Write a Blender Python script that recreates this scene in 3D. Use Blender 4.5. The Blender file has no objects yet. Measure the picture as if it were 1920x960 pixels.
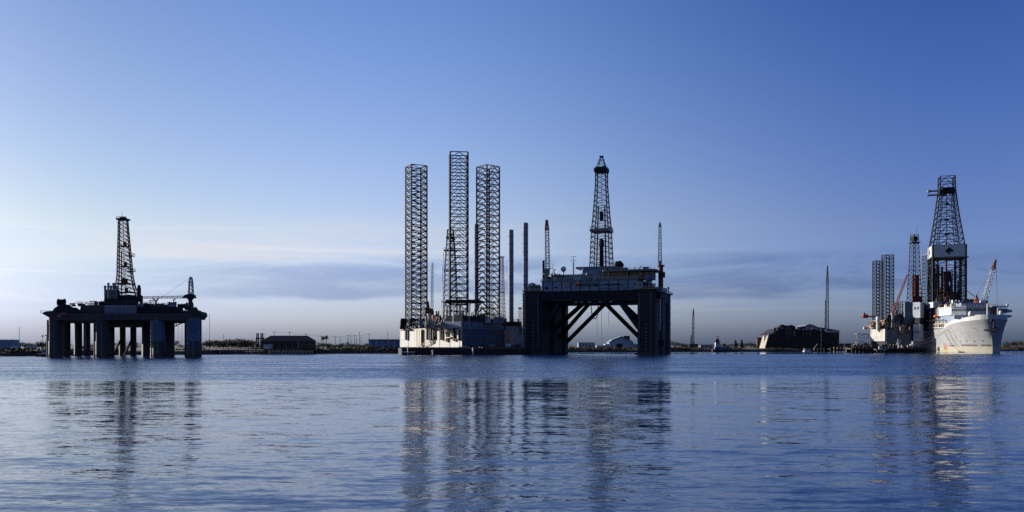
import bpy, bmesh, math, random
from mathutils import Vector, Matrix, noise
R = math.radians
rnd = random.Random(11)
S = bpy.context.scene
COL = S.collection

# ------------------------------------------------------------------ camera
F = 1663.0          # focal length in pixels of the 1920 px wide photograph
H = 5.6             # eye height above the water
HY = 648.0          # row of the horizon in the photograph
cam_d = bpy.data.cameras.new('camera'); cam = bpy.data.objects.new('camera', cam_d); COL.objects.link(cam)
cam.location = (0, 0, H); cam.rotation_euler = (R(90), 0, 0)
cam_d.sensor_width = 36; cam_d.lens = 36 * F / 1920; cam_d.shift_y = (HY - 480) / 1920
cam_d.clip_start = 0.5; cam_d.clip_end = 40000
S.camera = cam

def P(px, py, Y):
    return Vector(((px - 960) / F * Y, Y, H - (py - HY) / F * Y))

# ------------------------------------------------------------------ materials
def mat(name, col, rough=0.6, metal=0.0, var=0.35, scale=0.35, col2=None, streak=0.0, bump=0.0, spec=0.4):
    m = bpy.data.materials.new(name); m.use_nodes = True
    nt = m.node_tree; b = nt.nodes['Principled BSDF']
    b.inputs['Roughness'].default_value = rough; b.inputs['Metallic'].default_value = metal
    b.inputs['Specular IOR Level'].default_value = spec
    tc = nt.nodes.new('ShaderNodeTexCoord')
    mp = nt.nodes.new('ShaderNodeMapping')
    mp.inputs['Scale'].default_value = (scale, scale, scale * (0.18 if streak else 1))
    nt.links.new(tc.outputs['Object'], mp.inputs['Vector'])
    n = nt.nodes.new('ShaderNodeTexNoise'); n.inputs['Detail'].default_value = 6; n.inputs['Roughness'].default_value = 0.65
    n.inputs['Scale'].default_value = 1.0
    nt.links.new(mp.outputs[0], n.inputs['Vector'])
    rp = nt.nodes.new('ShaderNodeValToRGB'); rp.color_ramp.elements[0].position = 0.36; rp.color_ramp.elements[1].position = 0.68
    nt.links.new(n.outputs[0], rp.inputs[0])
    a = [max(0, c * (1 - var)) for c in col]; c2 = col2 or [min(1, c * (1 + var)) for c in col]
    if col2: a = col
    rp.color_ramp.elements[0].color = (*a, 1); rp.color_ramp.elements[1].color = (*c2, 1)
    if streak:
        rp.color_ramp.elements[0].position = 0.62 - 0.2 * streak; rp.color_ramp.elements[1].position = 0.8
    nt.links.new(rp.outputs[0], b.inputs['Base Color'])
    if bump:
        bp = nt.nodes.new('ShaderNodeBump'); bp.inputs['Strength'].default_value = bump; bp.inputs['Distance'].default_value = 0.2
        nt.links.new(n.outputs[0], bp.inputs['Height']); nt.links.new(bp.outputs[0], b.inputs['Normal'])
    return m

M = {}
M['black_hull'] = mat('black_hull_paint', (0.02, 0.021, 0.026), 0.7, col2=(0.045, 0.034, 0.03), streak=0.6, scale=0.25, spec=0.2)
M['brown_hull'] = mat('weathered_brown_paint', (0.05, 0.044, 0.044), 0.7, col2=(0.10, 0.065, 0.05), streak=0.6, scale=0.3, spec=0.25)
M['blue_column'] = mat('faded_blue_paint', (0.085, 0.125, 0.18), 0.65, col2=(0.05, 0.04, 0.035), streak=0.5, scale=0.3, spec=0.25)
M['dark_steel'] = mat('dark_steel', (0.02, 0.021, 0.026), 0.7, var=0.4, spec=0.15)
M['rusty_steel'] = mat('rusty_steel', (0.07, 0.045, 0.035), 0.8, col2=(0.16, 0.065, 0.035), spec=0.2)
M['grey_steel'] = mat('grey_steel', (0.12, 0.13, 0.15), 0.55, col2=(0.2, 0.18, 0.16), spec=0.3)
M['leg_steel'] = mat('dark_blue_lattice_steel', (0.012, 0.016, 0.026), 0.7, var=0.35, spec=0.1)
M['blue_grey'] = mat('blue_grey_paint', (0.18, 0.225, 0.30), 0.5, col2=(0.13, 0.13, 0.14), streak=0.4, scale=0.3)
M['white'] = mat('weathered_white_paint', (0.35, 0.345, 0.32), 0.65, col2=(0.20, 0.15, 0.11), streak=0.95, scale=0.3)
M['pipe_paint'] = mat('dull_grey_pipe_paint', (0.17, 0.20, 0.25), 0.6, col2=(0.12, 0.13, 0.15), streak=0.5, scale=0.25, spec=0.15)
M['navy'] = mat('dark_navy_plating', (0.10, 0.115, 0.14), 0.6, col2=(0.13, 0.12, 0.12), streak=0.7, scale=0.25, spec=0.2)  # also carries the painted-in shade on the white jack-up hull
M['clean_white'] = mat('white_paint', (0.42, 0.42, 0.41), 0.5, var=0.06)
M['cream'] = mat('cream_paint', (0.34, 0.30, 0.23), 0.6, col2=(0.35, 0.22, 0.12), scale=0.5)
M['tan'] = mat('tan_rusted_paint', (0.28, 0.20, 0.12), 0.7, col2=(0.14, 0.07, 0.04), scale=0.5)
M['red'] = mat('red_oxide_paint', (0.24, 0.035, 0.018), 0.7, col2=(0.14, 0.03, 0.02), scale=0.5)
M['orange'] = mat('orange_fibreglass', (0.8, 0.16, 0.03), 0.4, var=0.1)
M['glass'] = mat('dark_window_glass', (0.012, 0.016, 0.022), 0.12, var=0.1, spec=0.6)
M['timber'] = mat('weathered_timber', (0.06, 0.045, 0.032), 0.85, var=0.4, scale=1.2)
M['pale_timber'] = mat('bleached_timber', (0.3, 0.25, 0.18), 0.85, var=0.3, scale=1.2)
M['roof_dark'] = mat('dark_shingle_roof', (0.035, 0.028, 0.026), 0.85, var=0.3, scale=0.8)
M['barn_wall'] = mat('brown_board_wall', (0.06, 0.042, 0.034), 0.85, var=0.4, scale=0.6)
M['blue_wall'] = mat('blue_metal_wall', (0.07, 0.14, 0.32), 0.5, var=0.15)
M['pale_wall'] = mat('pale_metal_wall', (0.3, 0.33, 0.37), 0.6, var=0.15, scale=0.4)
M['concrete'] = mat('stained_concrete', (0.2, 0.18, 0.16), 0.9, var=0.35, scale=0.3)
M['rubber'] = mat('black_rubber', (0.01, 0.01, 0.01), 0.8, var=0.2)
M['foliage'] = mat('dull_winter_foliage', (0.03, 0.036, 0.018), 0.8, col2=(0.075, 0.06, 0.032), scale=0.6, spec=0.1)
M['palm'] = mat('palm_fronds', (0.025, 0.04, 0.015), 0.7, var=0.4, scale=1.0, spec=0.1)
M['bark'] = mat('grey_bark', (0.07, 0.055, 0.042), 0.9, var=0.3, scale=2)
M['scrub'] = mat('dry_shore_scrub', (0.03, 0.032, 0.016), 0.9, col2=(0.10, 0.075, 0.04), scale=0.25, spec=0.1)
M['galvanised'] = mat('galvanised_leg_steel', (0.36, 0.36, 0.35), 0.5, col2=(0.25, 0.21, 0.18), streak=0.4, scale=0.3)

def plating(m, bw, bh, dark, rust, thr):
    """weld seams of the steel plates and vertical rust runs over a paint"""
    nt = m.node_tree; b = nt.nodes['Principled BSDF']; src = b.inputs['Base Color'].links[0].from_socket
    new = nt.nodes.new; L = nt.links.new
    tc = new('ShaderNodeTexCoord'); sp = new('ShaderNodeSeparateXYZ'); L(tc.outputs['Object'], sp.inputs[0])
    ad = new('ShaderNodeMath'); ad.operation = 'MULTIPLY_ADD'; L(sp.outputs[0], ad.inputs[0]); ad.inputs[1].default_value = 1.0; L(sp.outputs[1], ad.inputs[2])
    cb = new('ShaderNodeCombineXYZ'); L(ad.outputs[0], cb.inputs[0]); L(sp.outputs[2], cb.inputs[1])
    br = new('ShaderNodeTexBrick'); L(cb.outputs[0], br.inputs['Vector']); br.inputs['Scale'].default_value = 1; br.inputs['Brick Width'].default_value = bw; br.inputs['Row Height'].default_value = bh; br.inputs['Mortar Size'].default_value = .09; br.inputs['Mortar Smooth'].default_value = .4
    br.inputs['Color1'].default_value = (1, 1, 1, 1); br.inputs['Color2'].default_value = (.86, .86, .86, 1); br.inputs['Mortar'].default_value = (dark, dark, dark, 1)
    mx = new('ShaderNodeMix'); mx.data_type = 'RGBA'; mx.blend_type = 'MULTIPLY'; mx.inputs[0].default_value = 1; L(src, mx.inputs[6]); L(br.outputs[0], mx.inputs[7])
    mp = new('ShaderNodeMapping'); mp.inputs['Scale'].default_value = (.55, .09, 1); L(cb.outputs[0], mp.inputs[0])
    n = new('ShaderNodeTexNoise'); n.inputs['Scale'].default_value = 1; n.inputs['Detail'].default_value = 6; n.inputs['Roughness'].default_value = .7; L(mp.outputs[0], n.inputs['Vector'])
    mr = new('ShaderNodeMapRange'); mr.interpolation_type = 'SMOOTHSTEP'; L(n.outputs[0], mr.inputs[0]); mr.inputs[1].default_value = thr - .08; mr.inputs[2].default_value = thr + .1; mr.inputs[4].default_value = .75
    m2 = new('ShaderNodeMix'); m2.data_type = 'RGBA'; L(mr.outputs[0], m2.inputs[0]); L(mx.outputs[2], m2.inputs[6]); m2.inputs[7].default_value = (*rust, 1); L(m2.outputs[2], b.inputs['Base Color'])

plating(M['black_hull'], 5.5, 2.6, .55, (.06, .032, .02), .60); plating(M['brown_hull'], 4.0, 2.2, .6, (.10, .05, .03), .60); plating(M['blue_column'], 4.0, 2.2, .6, (.06, .035, .025), .6)
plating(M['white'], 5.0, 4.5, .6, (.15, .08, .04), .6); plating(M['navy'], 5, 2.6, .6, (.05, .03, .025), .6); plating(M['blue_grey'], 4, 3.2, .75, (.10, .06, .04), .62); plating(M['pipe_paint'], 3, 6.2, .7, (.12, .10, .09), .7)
# ------------------------------------------------------------------ mesh builder
class Frame:
    def __init__(s, o, yaw=0.0):
        s.o = Vector(o); s.yaw = yaw; s.inv = Matrix.Rotation(-yaw, 3, 'Z')
    def loc(s, w): return s.inv @ (Vector(w) - s.o)
    def p(s, px, py, Y): return s.loc(P(px, py, Y))

class MB:
    def __init__(s): s.v = []; s.f = []
    def add(s, vs, fs):
        n = len(s.v); s.v += [tuple(x) for x in vs]; s.f += [tuple(i + n for i in f) for f in fs]; return s
    def bx(s, x0, x1, y0, y1, z0, z1, tx=0.0, ty=0.0):
        a = [(x0, y0, z0), (x1, y0, z0), (x1, y1, z0), (x0, y1, z0), (x0 + tx, y0 + ty, z1), (x1 - tx, y0 + ty, z1), (x1 - tx, y1 - ty, z1), (x0 + tx, y1 - ty, z1)]
        return s.add(a, [(3, 2, 1, 0), (4, 5, 6, 7), (0, 1, 5, 4), (1, 2, 6, 5), (2, 3, 7, 6), (3, 0, 4, 7)])
    def box(s, c, d, yaw=0.0):
        c = Vector(c); r = Matrix.Rotation(yaw, 3, 'Z'); h = Vector(d) / 2
        a = [c + r @ Vector((sx * h.x, sy * h.y, sz * h.z)) for sz in (-1, 1) for sx, sy in ((-1, -1), (1, -1), (1, 1), (-1, 1))]
        return s.add(a, [(3, 2, 1, 0), (4, 5, 6, 7), (0, 1, 5, 4), (1, 2, 6, 5), (2, 3, 7, 6), (3, 0, 4, 7)])
    def beam(s, a, b, r, n=4, r2=None):
        a = Vector(a); b = Vector(b); d = b - a
        if d.length < 1e-6: return s
        d.normalize(); u = d.cross(Vector((0, 0, 1)) if abs(d.z) < 0.95 else Vector((1, 0, 0))).normalized(); w = d.cross(u)
        r2 = r if r2 is None else r2
        k = [(math.cos((i + .5) * 2 * math.pi / n), math.sin((i + .5) * 2 * math.pi / n)) for i in range(n)]
        vs = [a + u * (c * r) + w * (q * r) for c, q in k] + [b + u * (c * r2) + w * (q * r2) for c, q in k]
        fs = [(i, (i + 1) % n, n + (i + 1) % n, n + i) for i in range(n)] + [tuple(range(n - 1, -1, -1)), tuple(range(n, 2 * n))]
        return s.add(vs, fs)
    def path(s, pts, r, n=4):
        for a, b in zip(pts, pts[1:]): s.beam(a, b, r, n)
        return s
    def lathe(s, c, prof, n=16):
        c = Vector(c); vs = []
        for r, z in prof:
            vs += [c + Vector((r * math.cos(i * 2 * math.pi / n), r * math.sin(i * 2 * math.pi / n), z)) for i in range(n)]
        fs = []
        for k in range(len(prof) - 1):
            fs += [(k * n + i, k * n + (i + 1) % n, (k + 1) * n + (i + 1) % n, (k + 1) * n + i) for i in range(n)]
        fs += [tuple(range(n - 1, -1, -1)), tuple((len(prof) - 1) * n + i for i in range(n))]
        return s.add(vs, fs)
    def ball(s, c, r, n=14, sq=(1, 1, 1)):
        c = Vector(c); m = n // 2; vs = []
        for k in range(m + 1):
            t = math.pi * k / m
            vs += [c + Vector((sq[0] * r * max(math.sin(t), 1e-3) * math.cos(i * 2 * math.pi / n), sq[1] * r * max(math.sin(t), 1e-3) * math.sin(i * 2 * math.pi / n), -sq[2] * r * math.cos(t))) for i in range(n)]
        fs = []
        for k in range(m):
            fs += [(k * n + i, k * n + (i + 1) % n, (k + 1) * n + (i + 1) % n, (k + 1) * n + i) for i in range(n)]
        return s.add(vs, fs)
    def prism(s, poly, z0, z1, top=None):
        n = len(poly); top = top or poly
        vs = [(x, y, z0) for x, y in poly] + [(x, y, z1) for x, y in top]
        return s.add(vs, [(i, (i + 1) % n, n + (i + 1) % n, n + i) for i in range(n)] + [tuple(range(n - 1, -1, -1)), tuple(range(n, 2 * n))])
    def extr(s, prof, y0, y1):                       # profile of (x, z) pulled along y
        n = len(prof)
        vs = [(x, y0, z) for x, z in prof] + [(x, y1, z) for x, z in prof]
        return s.add(vs, [(i, (i + 1) % n, n + (i + 1) % n, n + i) for i in range(n)] + [tuple(range(n - 1, -1, -1)), tuple(range(n, 2 * n))])
    def loft(s, rings, cap=True):
        n = len(rings[0]); vs = [p for r in rings for p in r]; fs = []
        for k in range(len(rings) - 1):
            fs += [(k * n + i, k * n + i + 1, (k + 1) * n + i + 1, (k + 1) * n + i) for i in range(n - 1)]
        if cap: fs += [tuple(range(n)), tuple((len(rings) - 1) * n + i for i in range(n - 1, -1, -1))]
        return s.add(vs, fs)
    def build(s, name, m, parent=None, smooth=0):
        me = bpy.data.meshes.new(name); me.from_pydata(s.v, [], s.f)
        bm = bmesh.new(); bm.from_mesh(me); bmesh.ops.recalc_face_normals(bm, faces=bm.faces); bm.to_mesh(me); bm.free()
        me.materials.append(M[m] if isinstance(m, str) else m)
        if smooth:
            me.polygons.foreach_set('use_smooth', [True] * len(me.polygons)); me.set_sharp_from_angle(angle=R(smooth))
        o = bpy.data.objects.new(name, me); COL.objects.link(o)
        if parent is not None: o.parent = parent
        return o

def tag(o, label, cat, group=None, kind=None):
    if label: o['label'] = label
    if cat: o['category'] = cat
    if group: o['group'] = group
    if kind: o['kind'] = kind
    return o
def thing(name, label, cat, loc=(0, 0, 0), yaw=0.0, group=None):
    o = bpy.data.objects.new(name, None); COL.objects.link(o); o.empty_display_size = 2
    o.location = loc; o.rotation_euler = (0, 0, yaw)
    return tag(o, label, cat, group)
def kids(o): return [c for c in COL.objects if c.parent is o]
def dup(root, loc, yaw=None, scale=None):
    r = root.copy(); COL.objects.link(r); r.location = loc
    if yaw is not None: r.rotation_euler = (0, 0, yaw)
    if scale: r.scale = scale
    for ch in kids(root):
        c = ch.copy(); COL.objects.link(c); c.parent = r
        for g in kids(ch):
            d = g.copy(); COL.objects.link(d); d.parent = c
    return r

# ------------------------------------------------------------------ lattice helpers
def sq(cx, cy, w, yaw, z, d=None):
    d = w if d is None else d
    r = Matrix.Rotation(yaw, 2)
    return [Vector((*(Vector((cx, cy)) + r @ Vector((sx * w / 2, sy * d / 2))), z)) for sx, sy in ((-1, -1), (1, -1), (1, 1), (-1, 1))]
def tri(cx, cy, w, yaw, z):
    return [Vector((cx + w * .577 * math.cos(yaw + k * 2.0944), cy + w * .577 * math.sin(yaw + k * 2.0944), z)) for k in range(3)]
def rings_from(cx, cy, prof, n, yaw=0.0, shape=sq, sx=0.0, sy=0.0):
    """n bays up a profile of (z, width); sx, sy lean the axis per metre of height"""
    out = []; z0 = prof[0][0]; z1 = prof[-1][0]
    for k in range(n + 1):
        z = z0 + (z1 - z0) * k / n
        for (za, wa), (zb, wb) in zip(prof, prof[1:]):
            if za <= z <= zb + 1e-6: w = wa + (wb - wa) * (z - za) / (zb - za); break
        out.append(shape(cx + sx * (z - z0), cy + sy * (z - z0), w, yaw, z))
    return out
def brace(mb, rings, r, style='K', horiz=True, faces=None):
    n = len(rings[0])
    for k in range(len(rings)):
        for i in range(n):
            j = (i + 1) % n
            if horiz: mb.beam(rings[k][i], rings[k][j], r)
            if k + 1 == len(rings): continue
            a, b, c, d = rings[k][i], rings[k][j], rings[k + 1][j], rings[k + 1][i]
            if style == 'K': m_ = (c + d) / 2; mb.beam(a, m_, r * .8); mb.beam(b, m_, r * .8)
            elif style == 'X': mb.beam(a, c, r * .8); mb.beam(b, d, r * .8)
            elif style == 'Z': mb.beam(*((a, c) if k % 2 else (b, d)), r * .8)
    return mb
def chords(mb, rings, r, n=5):
    for i in range(len(rings[0])):
        for a, b in zip(rings, rings[1:]): mb.beam(a[i], b[i], r, n)
    return mb
def boom(a, b, w0, w1, n, r, up=(0, 0, 1)):
    """square-section lattice boom from a to b"""
    a = Vector(a); b = Vector(b); d = (b - a).normalized(); u = d.cross(Vector(up))
    u = Vector((1, 0, 0)) if u.length < 1e-3 else u.normalized(); v = d.cross(u); rs = []
    for k in range(n + 1):
        t = k / n; w = w0 + (w1 - w0) * t; c = a.lerp(b, t)
        rs.append([c + u * (sx * w / 2) + v * (sy * w / 2) for sx, sy in ((-1, -1), (1, -1), (1, 1), (-1, 1))])
    mb = MB(); chords(mb, rs, r, 4); brace(mb, rs, r * .7, 'Z'); return mb
def rail(mb, pts, h=1.1, step=3.0, r=0.07):
    for a, b in zip(pts, pts[1:]):
        a = Vector(a); b = Vector(b); n = max(1, int((b - a).length / step))
        for k in range(n + 1):
            c = a.lerp(b, k / n); mb.beam(c, c + Vector((0, 0, h)), r)
        for q in (0.5, 1.0): mb.beam(a + Vector((0, 0, h * q)), b + Vector((0, 0, h * q)), r)
    return mb
def rounded(x0, x1, y0, y1, c):
    out = []
    for cx, cy, a0 in ((x1 - c, y1 - c, 0), (x0 + c, y1 - c, 90), (x0 + c, y0 + c, 180), (x1 - c, y0 + c, 270)):
        out += [(cx + c * math.cos(R(a0 + t)), cy + c * math.sin(R(a0 + t))) for t in (0, 30, 60, 90)]
    return out
def clutter(root, x0, x1, y0, y1, z, n, hmax, mats, seed, zfun=None):
    """deck fittings: cabins with a railed roof, winches, tanks, vents and stacks, each one its own part"""
    q = random.Random(seed)
    for i in range(n):
        x = x0 + (x1 - x0) * (i + q.random()) / n; y = q.uniform(y0, y1); zz = zfun(x, y) if zfun else z
        m = q.choice(mats); k = q.random(); h = hmax * q.uniform(.35, 1)
        if k < .3:
            w, d = q.uniform(2, 5), q.uniform(2, 4); b = MB().bx(x - w / 2, x + w / 2, y - d / 2, y + d / 2, zz, zz + h * .7)
            b.bx(x - w / 2 - .15, x + w / 2 + .15, y - d / 2 - .15, y + d / 2 + .15, zz + h * .7, zz + h * .7 + .15)
            rail(b, [(x - w / 2, y - d / 2, zz + h * .7 + .15), (x + w / 2, y - d / 2, zz + h * .7 + .15)], 1.0, 1.2, .05)
            b.build('deck_cabin', m, root)
            MB().bx(x - w * .3, x - w * .02, y - d / 2 - .06, y - d / 2 - .003, zz + h * .3, zz + h * .5).build('cabin_window', 'glass', root)
        elif k < .5:
            rr = q.uniform(.7, 1.3); b = MB().beam((x - 1.4, y, zz + rr + .3), (x + 1.4, y, zz + rr + .3), rr, 12)
            b.beam((x - 1.6, y, zz + rr + .3), (x - 1.4, y, zz + rr + .3), rr * 1.3, 12).beam((x + 1.4, y, zz + rr + .3), (x + 1.6, y, zz + rr + .3), rr * 1.3, 12)
            b.bx(x - 1.7, x + 1.7, y - rr, y + rr, zz, zz + .35).build('winch', m, root, 40)
        elif k < .72:
            rr = q.uniform(.18, .4); t = (x, y, zz + h * 1.2)
            MB().beam((x, y, zz), t, rr, 8).beam(t, (x + .9, y, zz + h * 1.2 + .3), rr * 1.15, 8).lathe((x, y, zz), [(rr * 2, 0), (rr * 2, .3), (rr, .5)], 8).build('vent_pipe', m, root, 40)
        elif k < .86:
            rr = q.uniform(.8, 1.5); MB().lathe((x, y, zz), [(rr, 0), (rr, h * .6), (rr * .6, h * .75), (.1, h * .8)], 14).build('tank', m, root, 40)
        else:
            b = MB(); w = q.uniform(1.5, 3); rs = [sq(x, y, w, q.random(), zz + t * h * 1.3 / 3) for t in range(4)]
            chords(b, rs, .09, 4); brace(b, rs, .06, 'Z'); b.bx(x - w * .6, x + w * .6, y - w * .6, y + w * .6, zz + h * 1.3, zz + h * 1.3 + .2)
            b.build('access_scaffold', m, root)
# ------------------------------------------------------------------ sky, sun
SUN_EL, SUN_AZ = R(12), R(-66)                       # azimuth from +Y, negative = left
w = bpy.data.worlds.new('World'); S.world = w; w.use_nodes = True
nt = w.node_tree; N = nt.nodes; Lk = nt.links
bg = N['Background']
def nd(t, **kw):
    n = N.new(t)
    for k, v in kw.items(): setattr(n, k, v)
    return n
def mth(op, a, b=None, c=None, clamp=False):
    n = N.new('ShaderNodeMath'); n.operation = op; n.use_clamp = clamp
    for i, x in enumerate((a, b, c)):
        if x is None: continue
        if isinstance(x, (int, float)): n.inputs[i].default_value = x
        else: Lk.new(x, n.inputs[i])
    return n.outputs[0]
sky = nd('ShaderNodeTexSky', sky_type='NISHITA', sun_disc=False)
sky.sun_elevation = SUN_EL; sky.sun_rotation = SUN_AZ
sky.air_density = 1.0; sky.dust_density = 1.2; sky.ozone_density = 3.5
tcn = nd('ShaderNodeTexCoord'); sep = nd('ShaderNodeSeparateXYZ'); Lk.new(tcn.outputs['Generated'], sep.inputs[0])
az = mth('ARCTAN2', sep.outputs[0], sep.outputs[1]); el = sep.outputs[2]
def sstep(x, a, b):
    n = N.new('ShaderNodeMapRange'); n.interpolation_type = 'SMOOTHSTEP'
    Lk.new(x, n.inputs[0]); n.inputs[1].default_value = a; n.inputs[2].default_value = b
    return n.outputs[0]
def cloud(sx, sz, off, lo, hi, detail=5, dist=0.6):
    cb = N.new('ShaderNodeCombineXYZ')
    Lk.new(mth('MULTIPLY', az, sx), cb.inputs[0]); Lk.new(mth('MULTIPLY', el, sz), cb.inputs[1]); cb.inputs[2].default_value = off
    n = N.new('ShaderNodeTexNoise'); n.inputs['Scale'].default_value = 1; n.inputs['Detail'].default_value = detail; n.inputs['Distortion'].default_value = dist
    n.inputs['Roughness'].default_value = 0.6
    Lk.new(cb.outputs[0], n.inputs['Vector']); return sstep(n.outputs[0], lo, hi)
def mixc(fac, a, b, blend='MIX'):
    n = N.new('ShaderNodeMix'); n.data_type = 'RGBA'; n.blend_type = blend
    if isinstance(fac, (int, float)): n.inputs[0].default_value = fac
    else: Lk.new(fac, n.inputs[0])
    for i, x in ((6, a), (7, b)):
        if isinstance(x, tuple): n.inputs[i].default_value = (*x, 1)
        else: Lk.new(x, n.inputs[i])
    return n.outputs[2]

GL = [(0.0, (.72,1.0,2.3)), (.03,(1.15,1.4,2.6)), (.08,(1.62,1.58,1.95)), (.13,(1.88,1.66,1.66)), (.35,(1.4,1.38,1.69)), (.8,(1.1,1.2,1.8))]
GC = [(0.0, (1.0,1.36,2.7)), (.03,(1.75,1.85,2.9)), (.13,(2.6,2.08,2.2)), (.35,(1.62,1.62,2.18)), (.8,(1.1,1.2,1.8))]
GR = [(0.0, (.72,1.0,2.2)), (.03,(1.15,1.3,2.4)), (.13,(1.15,1.1,1.8)), (.35,(.58,.82,1.6)), (.8,(.7,.9,1.6))]
CLOUD = (.62, .66, .78)
SKY_STR = 0.05; SUN_STR = 5.0; EXPO = 0.85
WIND0, WIND1 = 92, 200
SWELL = (.045, .09); RIPPLE = (.09, .20); FINE = (.10, .17); WIND = (1.0, 1.3); BIAS = -.007; NEAR0 = 1.05; NEAR1 = .4
# film-like colour of the clear sky, by height and by angle from the sun's side
def ramp(x, stops):
    n = N.new('ShaderNodeValToRGB'); e = n.color_ramp.elements
    while len(e) < len(stops): e.new(0.5)
    for k, (p_, c_) in enumerate(stops): e[k].position = p_; e[k].color = (*c_, 1)
    Lk.new(x, n.inputs[0]); return n.outputs[0]
g = mixc(sstep(az, -0.1, 0.5), mixc(sstep(az, -0.5, -0.1), ramp(el, GL), ramp(el, GC)), ramp(el, GR))
c = mixc(1.0, sky.outputs[0], g, 'MULTIPLY')
# thin sheet of stratus low over the horizon, its edges frayed
wob = mth('SUBTRACT', cloud(2.2, 9, 2.2, 0.3, 0.7, 4, 0.3), 0.5)
elw = mth('ADD', el, mth('MULTIPLY', wob, 0.018))
elw = mth('ADD', elw, mth('MULTIPLY', mth('SUBTRACT', 1, sstep(az, -0.56, -0.2)), 0.016))
sheet = mth('MULTIPLY', sstep(elw, 0.050, 0.058), mth('SUBTRACT', 1, sstep(elw, 0.086, 0.108)))
sheet = mth('MULTIPLY', sheet, sstep(az, -0.56, -0.15))
streak = cloud(4.2, 26, 5.1, 0.36, 0.62, 9, 1.2)
m1 = mth('MULTIPLY', sheet, mth('ADD', 0.22, mth('MULTIPLY', streak, 0.78)))
c = mixc(m1, c, mixc(1.0, c, CLOUD, 'MULTIPLY'))
rim = mth('MULTIPLY', mth('MULTIPLY', sstep(elw, 0.090, 0.106), mth('SUBTRACT', 1, sstep(elw, 0.106, 0.150))), mth('MULTIPLY', sstep(az, -0.56, -0.38), mth('SUBTRACT', 1, sstep(az, -0.16, 0.12))))
c = mixc(mth('MULTIPLY', rim, mth('ADD', .35, mth('MULTIPLY', cloud(5.0, 40, 6.6, .38, .62, 8, .8), .65))), c, mixc(1.0, c, (1.20, 1.05, .93), 'MULTIPLY'))
m2 = mth('MULTIPLY', cloud(2.2, 52, 9.1, 0.46, 0.70, 6, 0.8), mth('MULTIPLY', sstep(el, 0.016, 0.04), mth('SUBTRACT', 1, sstep(el, 0.10, 0.15))))
c = mixc(mth('MULTIPLY', m2, 0.6), c, mixc(1.0, c, (1.22, 1.13, 1.04), 'MULTIPLY'))
Lk.new(c, bg.inputs[0]); bg.inputs[1].default_value = SKY_STR

sd = bpy.data.lights.new('sun', 'SUN'); sun = bpy.data.objects.new('sun', sd); COL.objects.link(sun)
sd.energy = SUN_STR; sd.angle = R(0.5); sd.color = (1.0, 0.95, 0.87)
to_sun = Vector((math.sin(SUN_AZ) * math.cos(SUN_EL), math.cos(SUN_AZ) * math.cos(SUN_EL), math.sin(SUN_EL)))
sun.rotation_euler = to_sun.to_track_quat('Z', 'Y').to_euler(); sun.location = (-300, 200, 150)
vs = S.view_settings; vs.view_transform = 'Standard'; vs.look = 'None'; vs.gamma = 1; vs.use_curve_mapping = False; vs.exposure = EXPO
S.cycles.max_bounces = 5; S.cycles.diffuse_bounces = 2; S.cycles.glossy_bounces = 3; S.cycles.caustics_reflective = False; S.cycles.sample_clamp_indirect = 1.5
S.cycles.use_denoising = False

# ------------------------------------------------------------------ water: slopes of the ripples as a normal field in world metres
wm = bpy.data.materials.new('harbour_water'); wm.use_nodes = True
nt = wm.node_tree; N = nt.nodes; Lk = nt.links
b = N['Principled BSDF']; b.inputs['Base Color'].default_value = (0.010, 0.030, 0.085, 1); b.inputs['Roughness'].default_value = 0.03; b.inputs['IOR'].default_value = 1.333
geo = nd('ShaderNodeNewGeometry'); sp = nd('ShaderNodeSeparateXYZ'); Lk.new(geo.outputs['Position'], sp.inputs[0])
def slopes(sx, sy, off, detail=2.0, dist=0.0, rough=0.5):
    mp = nd('ShaderNodeMapping'); mp.inputs['Scale'].default_value = (sx, sy, 1); mp.inputs['Location'].default_value = (off, off * .7, off)
    mp.inputs['Rotation'].default_value = (0, 0, R(-4))
    Lk.new(geo.outputs['Position'], mp.inputs['Vector'])
    n = nd('ShaderNodeTexNoise'); n.inputs['Scale'].default_value = 1; n.inputs['Detail'].default_value = detail; n.inputs['Distortion'].default_value = dist; n.inputs['Roughness'].default_value = rough
    Lk.new(mp.outputs[0], n.inputs['Vector'])
    v = nd('ShaderNodeVectorMath', operation='SUBTRACT'); Lk.new(n.outputs['Color'], v.inputs[0]); v.inputs[1].default_value = (.5, .5, .5)
    return v.outputs[0]
def vscale(v, ax, ay, fac=None):
    n = nd('ShaderNodeVectorMath', operation='MULTIPLY'); Lk.new(v, n.inputs[0]); n.inputs[1].default_value = (ax, ay, 0)
    if fac is None: return n.outputs[0]
    q = nd('ShaderNodeVectorMath', operation='SCALE'); Lk.new(n.outputs[0], q.inputs[0]); Lk.new(fac, q.inputs['Scale']); return q.outputs[0]
def vadd(a, b_):
    n = nd('ShaderNodeVectorMath', operation='ADD'); Lk.new(a, n.inputs[0])
    if isinstance(b_, tuple): n.inputs[1].default_value = b_
    else: Lk.new(b_, n.inputs[1])
    return n.outputs[0]
def lin_noise(sx, sy, off, lo, hi):
    mp = nd('ShaderNodeMapping'); mp.inputs['Scale'].default_value = (sx, sy, 1); mp.inputs['Location'].default_value = (off, off, 0)
    Lk.new(geo.outputs['Position'], mp.inputs['Vector'])
    n = nd('ShaderNodeTexNoise'); n.inputs['Scale'].default_value = 1; n.inputs['Detail'].default_value = 3; Lk.new(mp.outputs[0], n.inputs['Vector'])
    return sstep(n.outputs[0], lo, hi)
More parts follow.
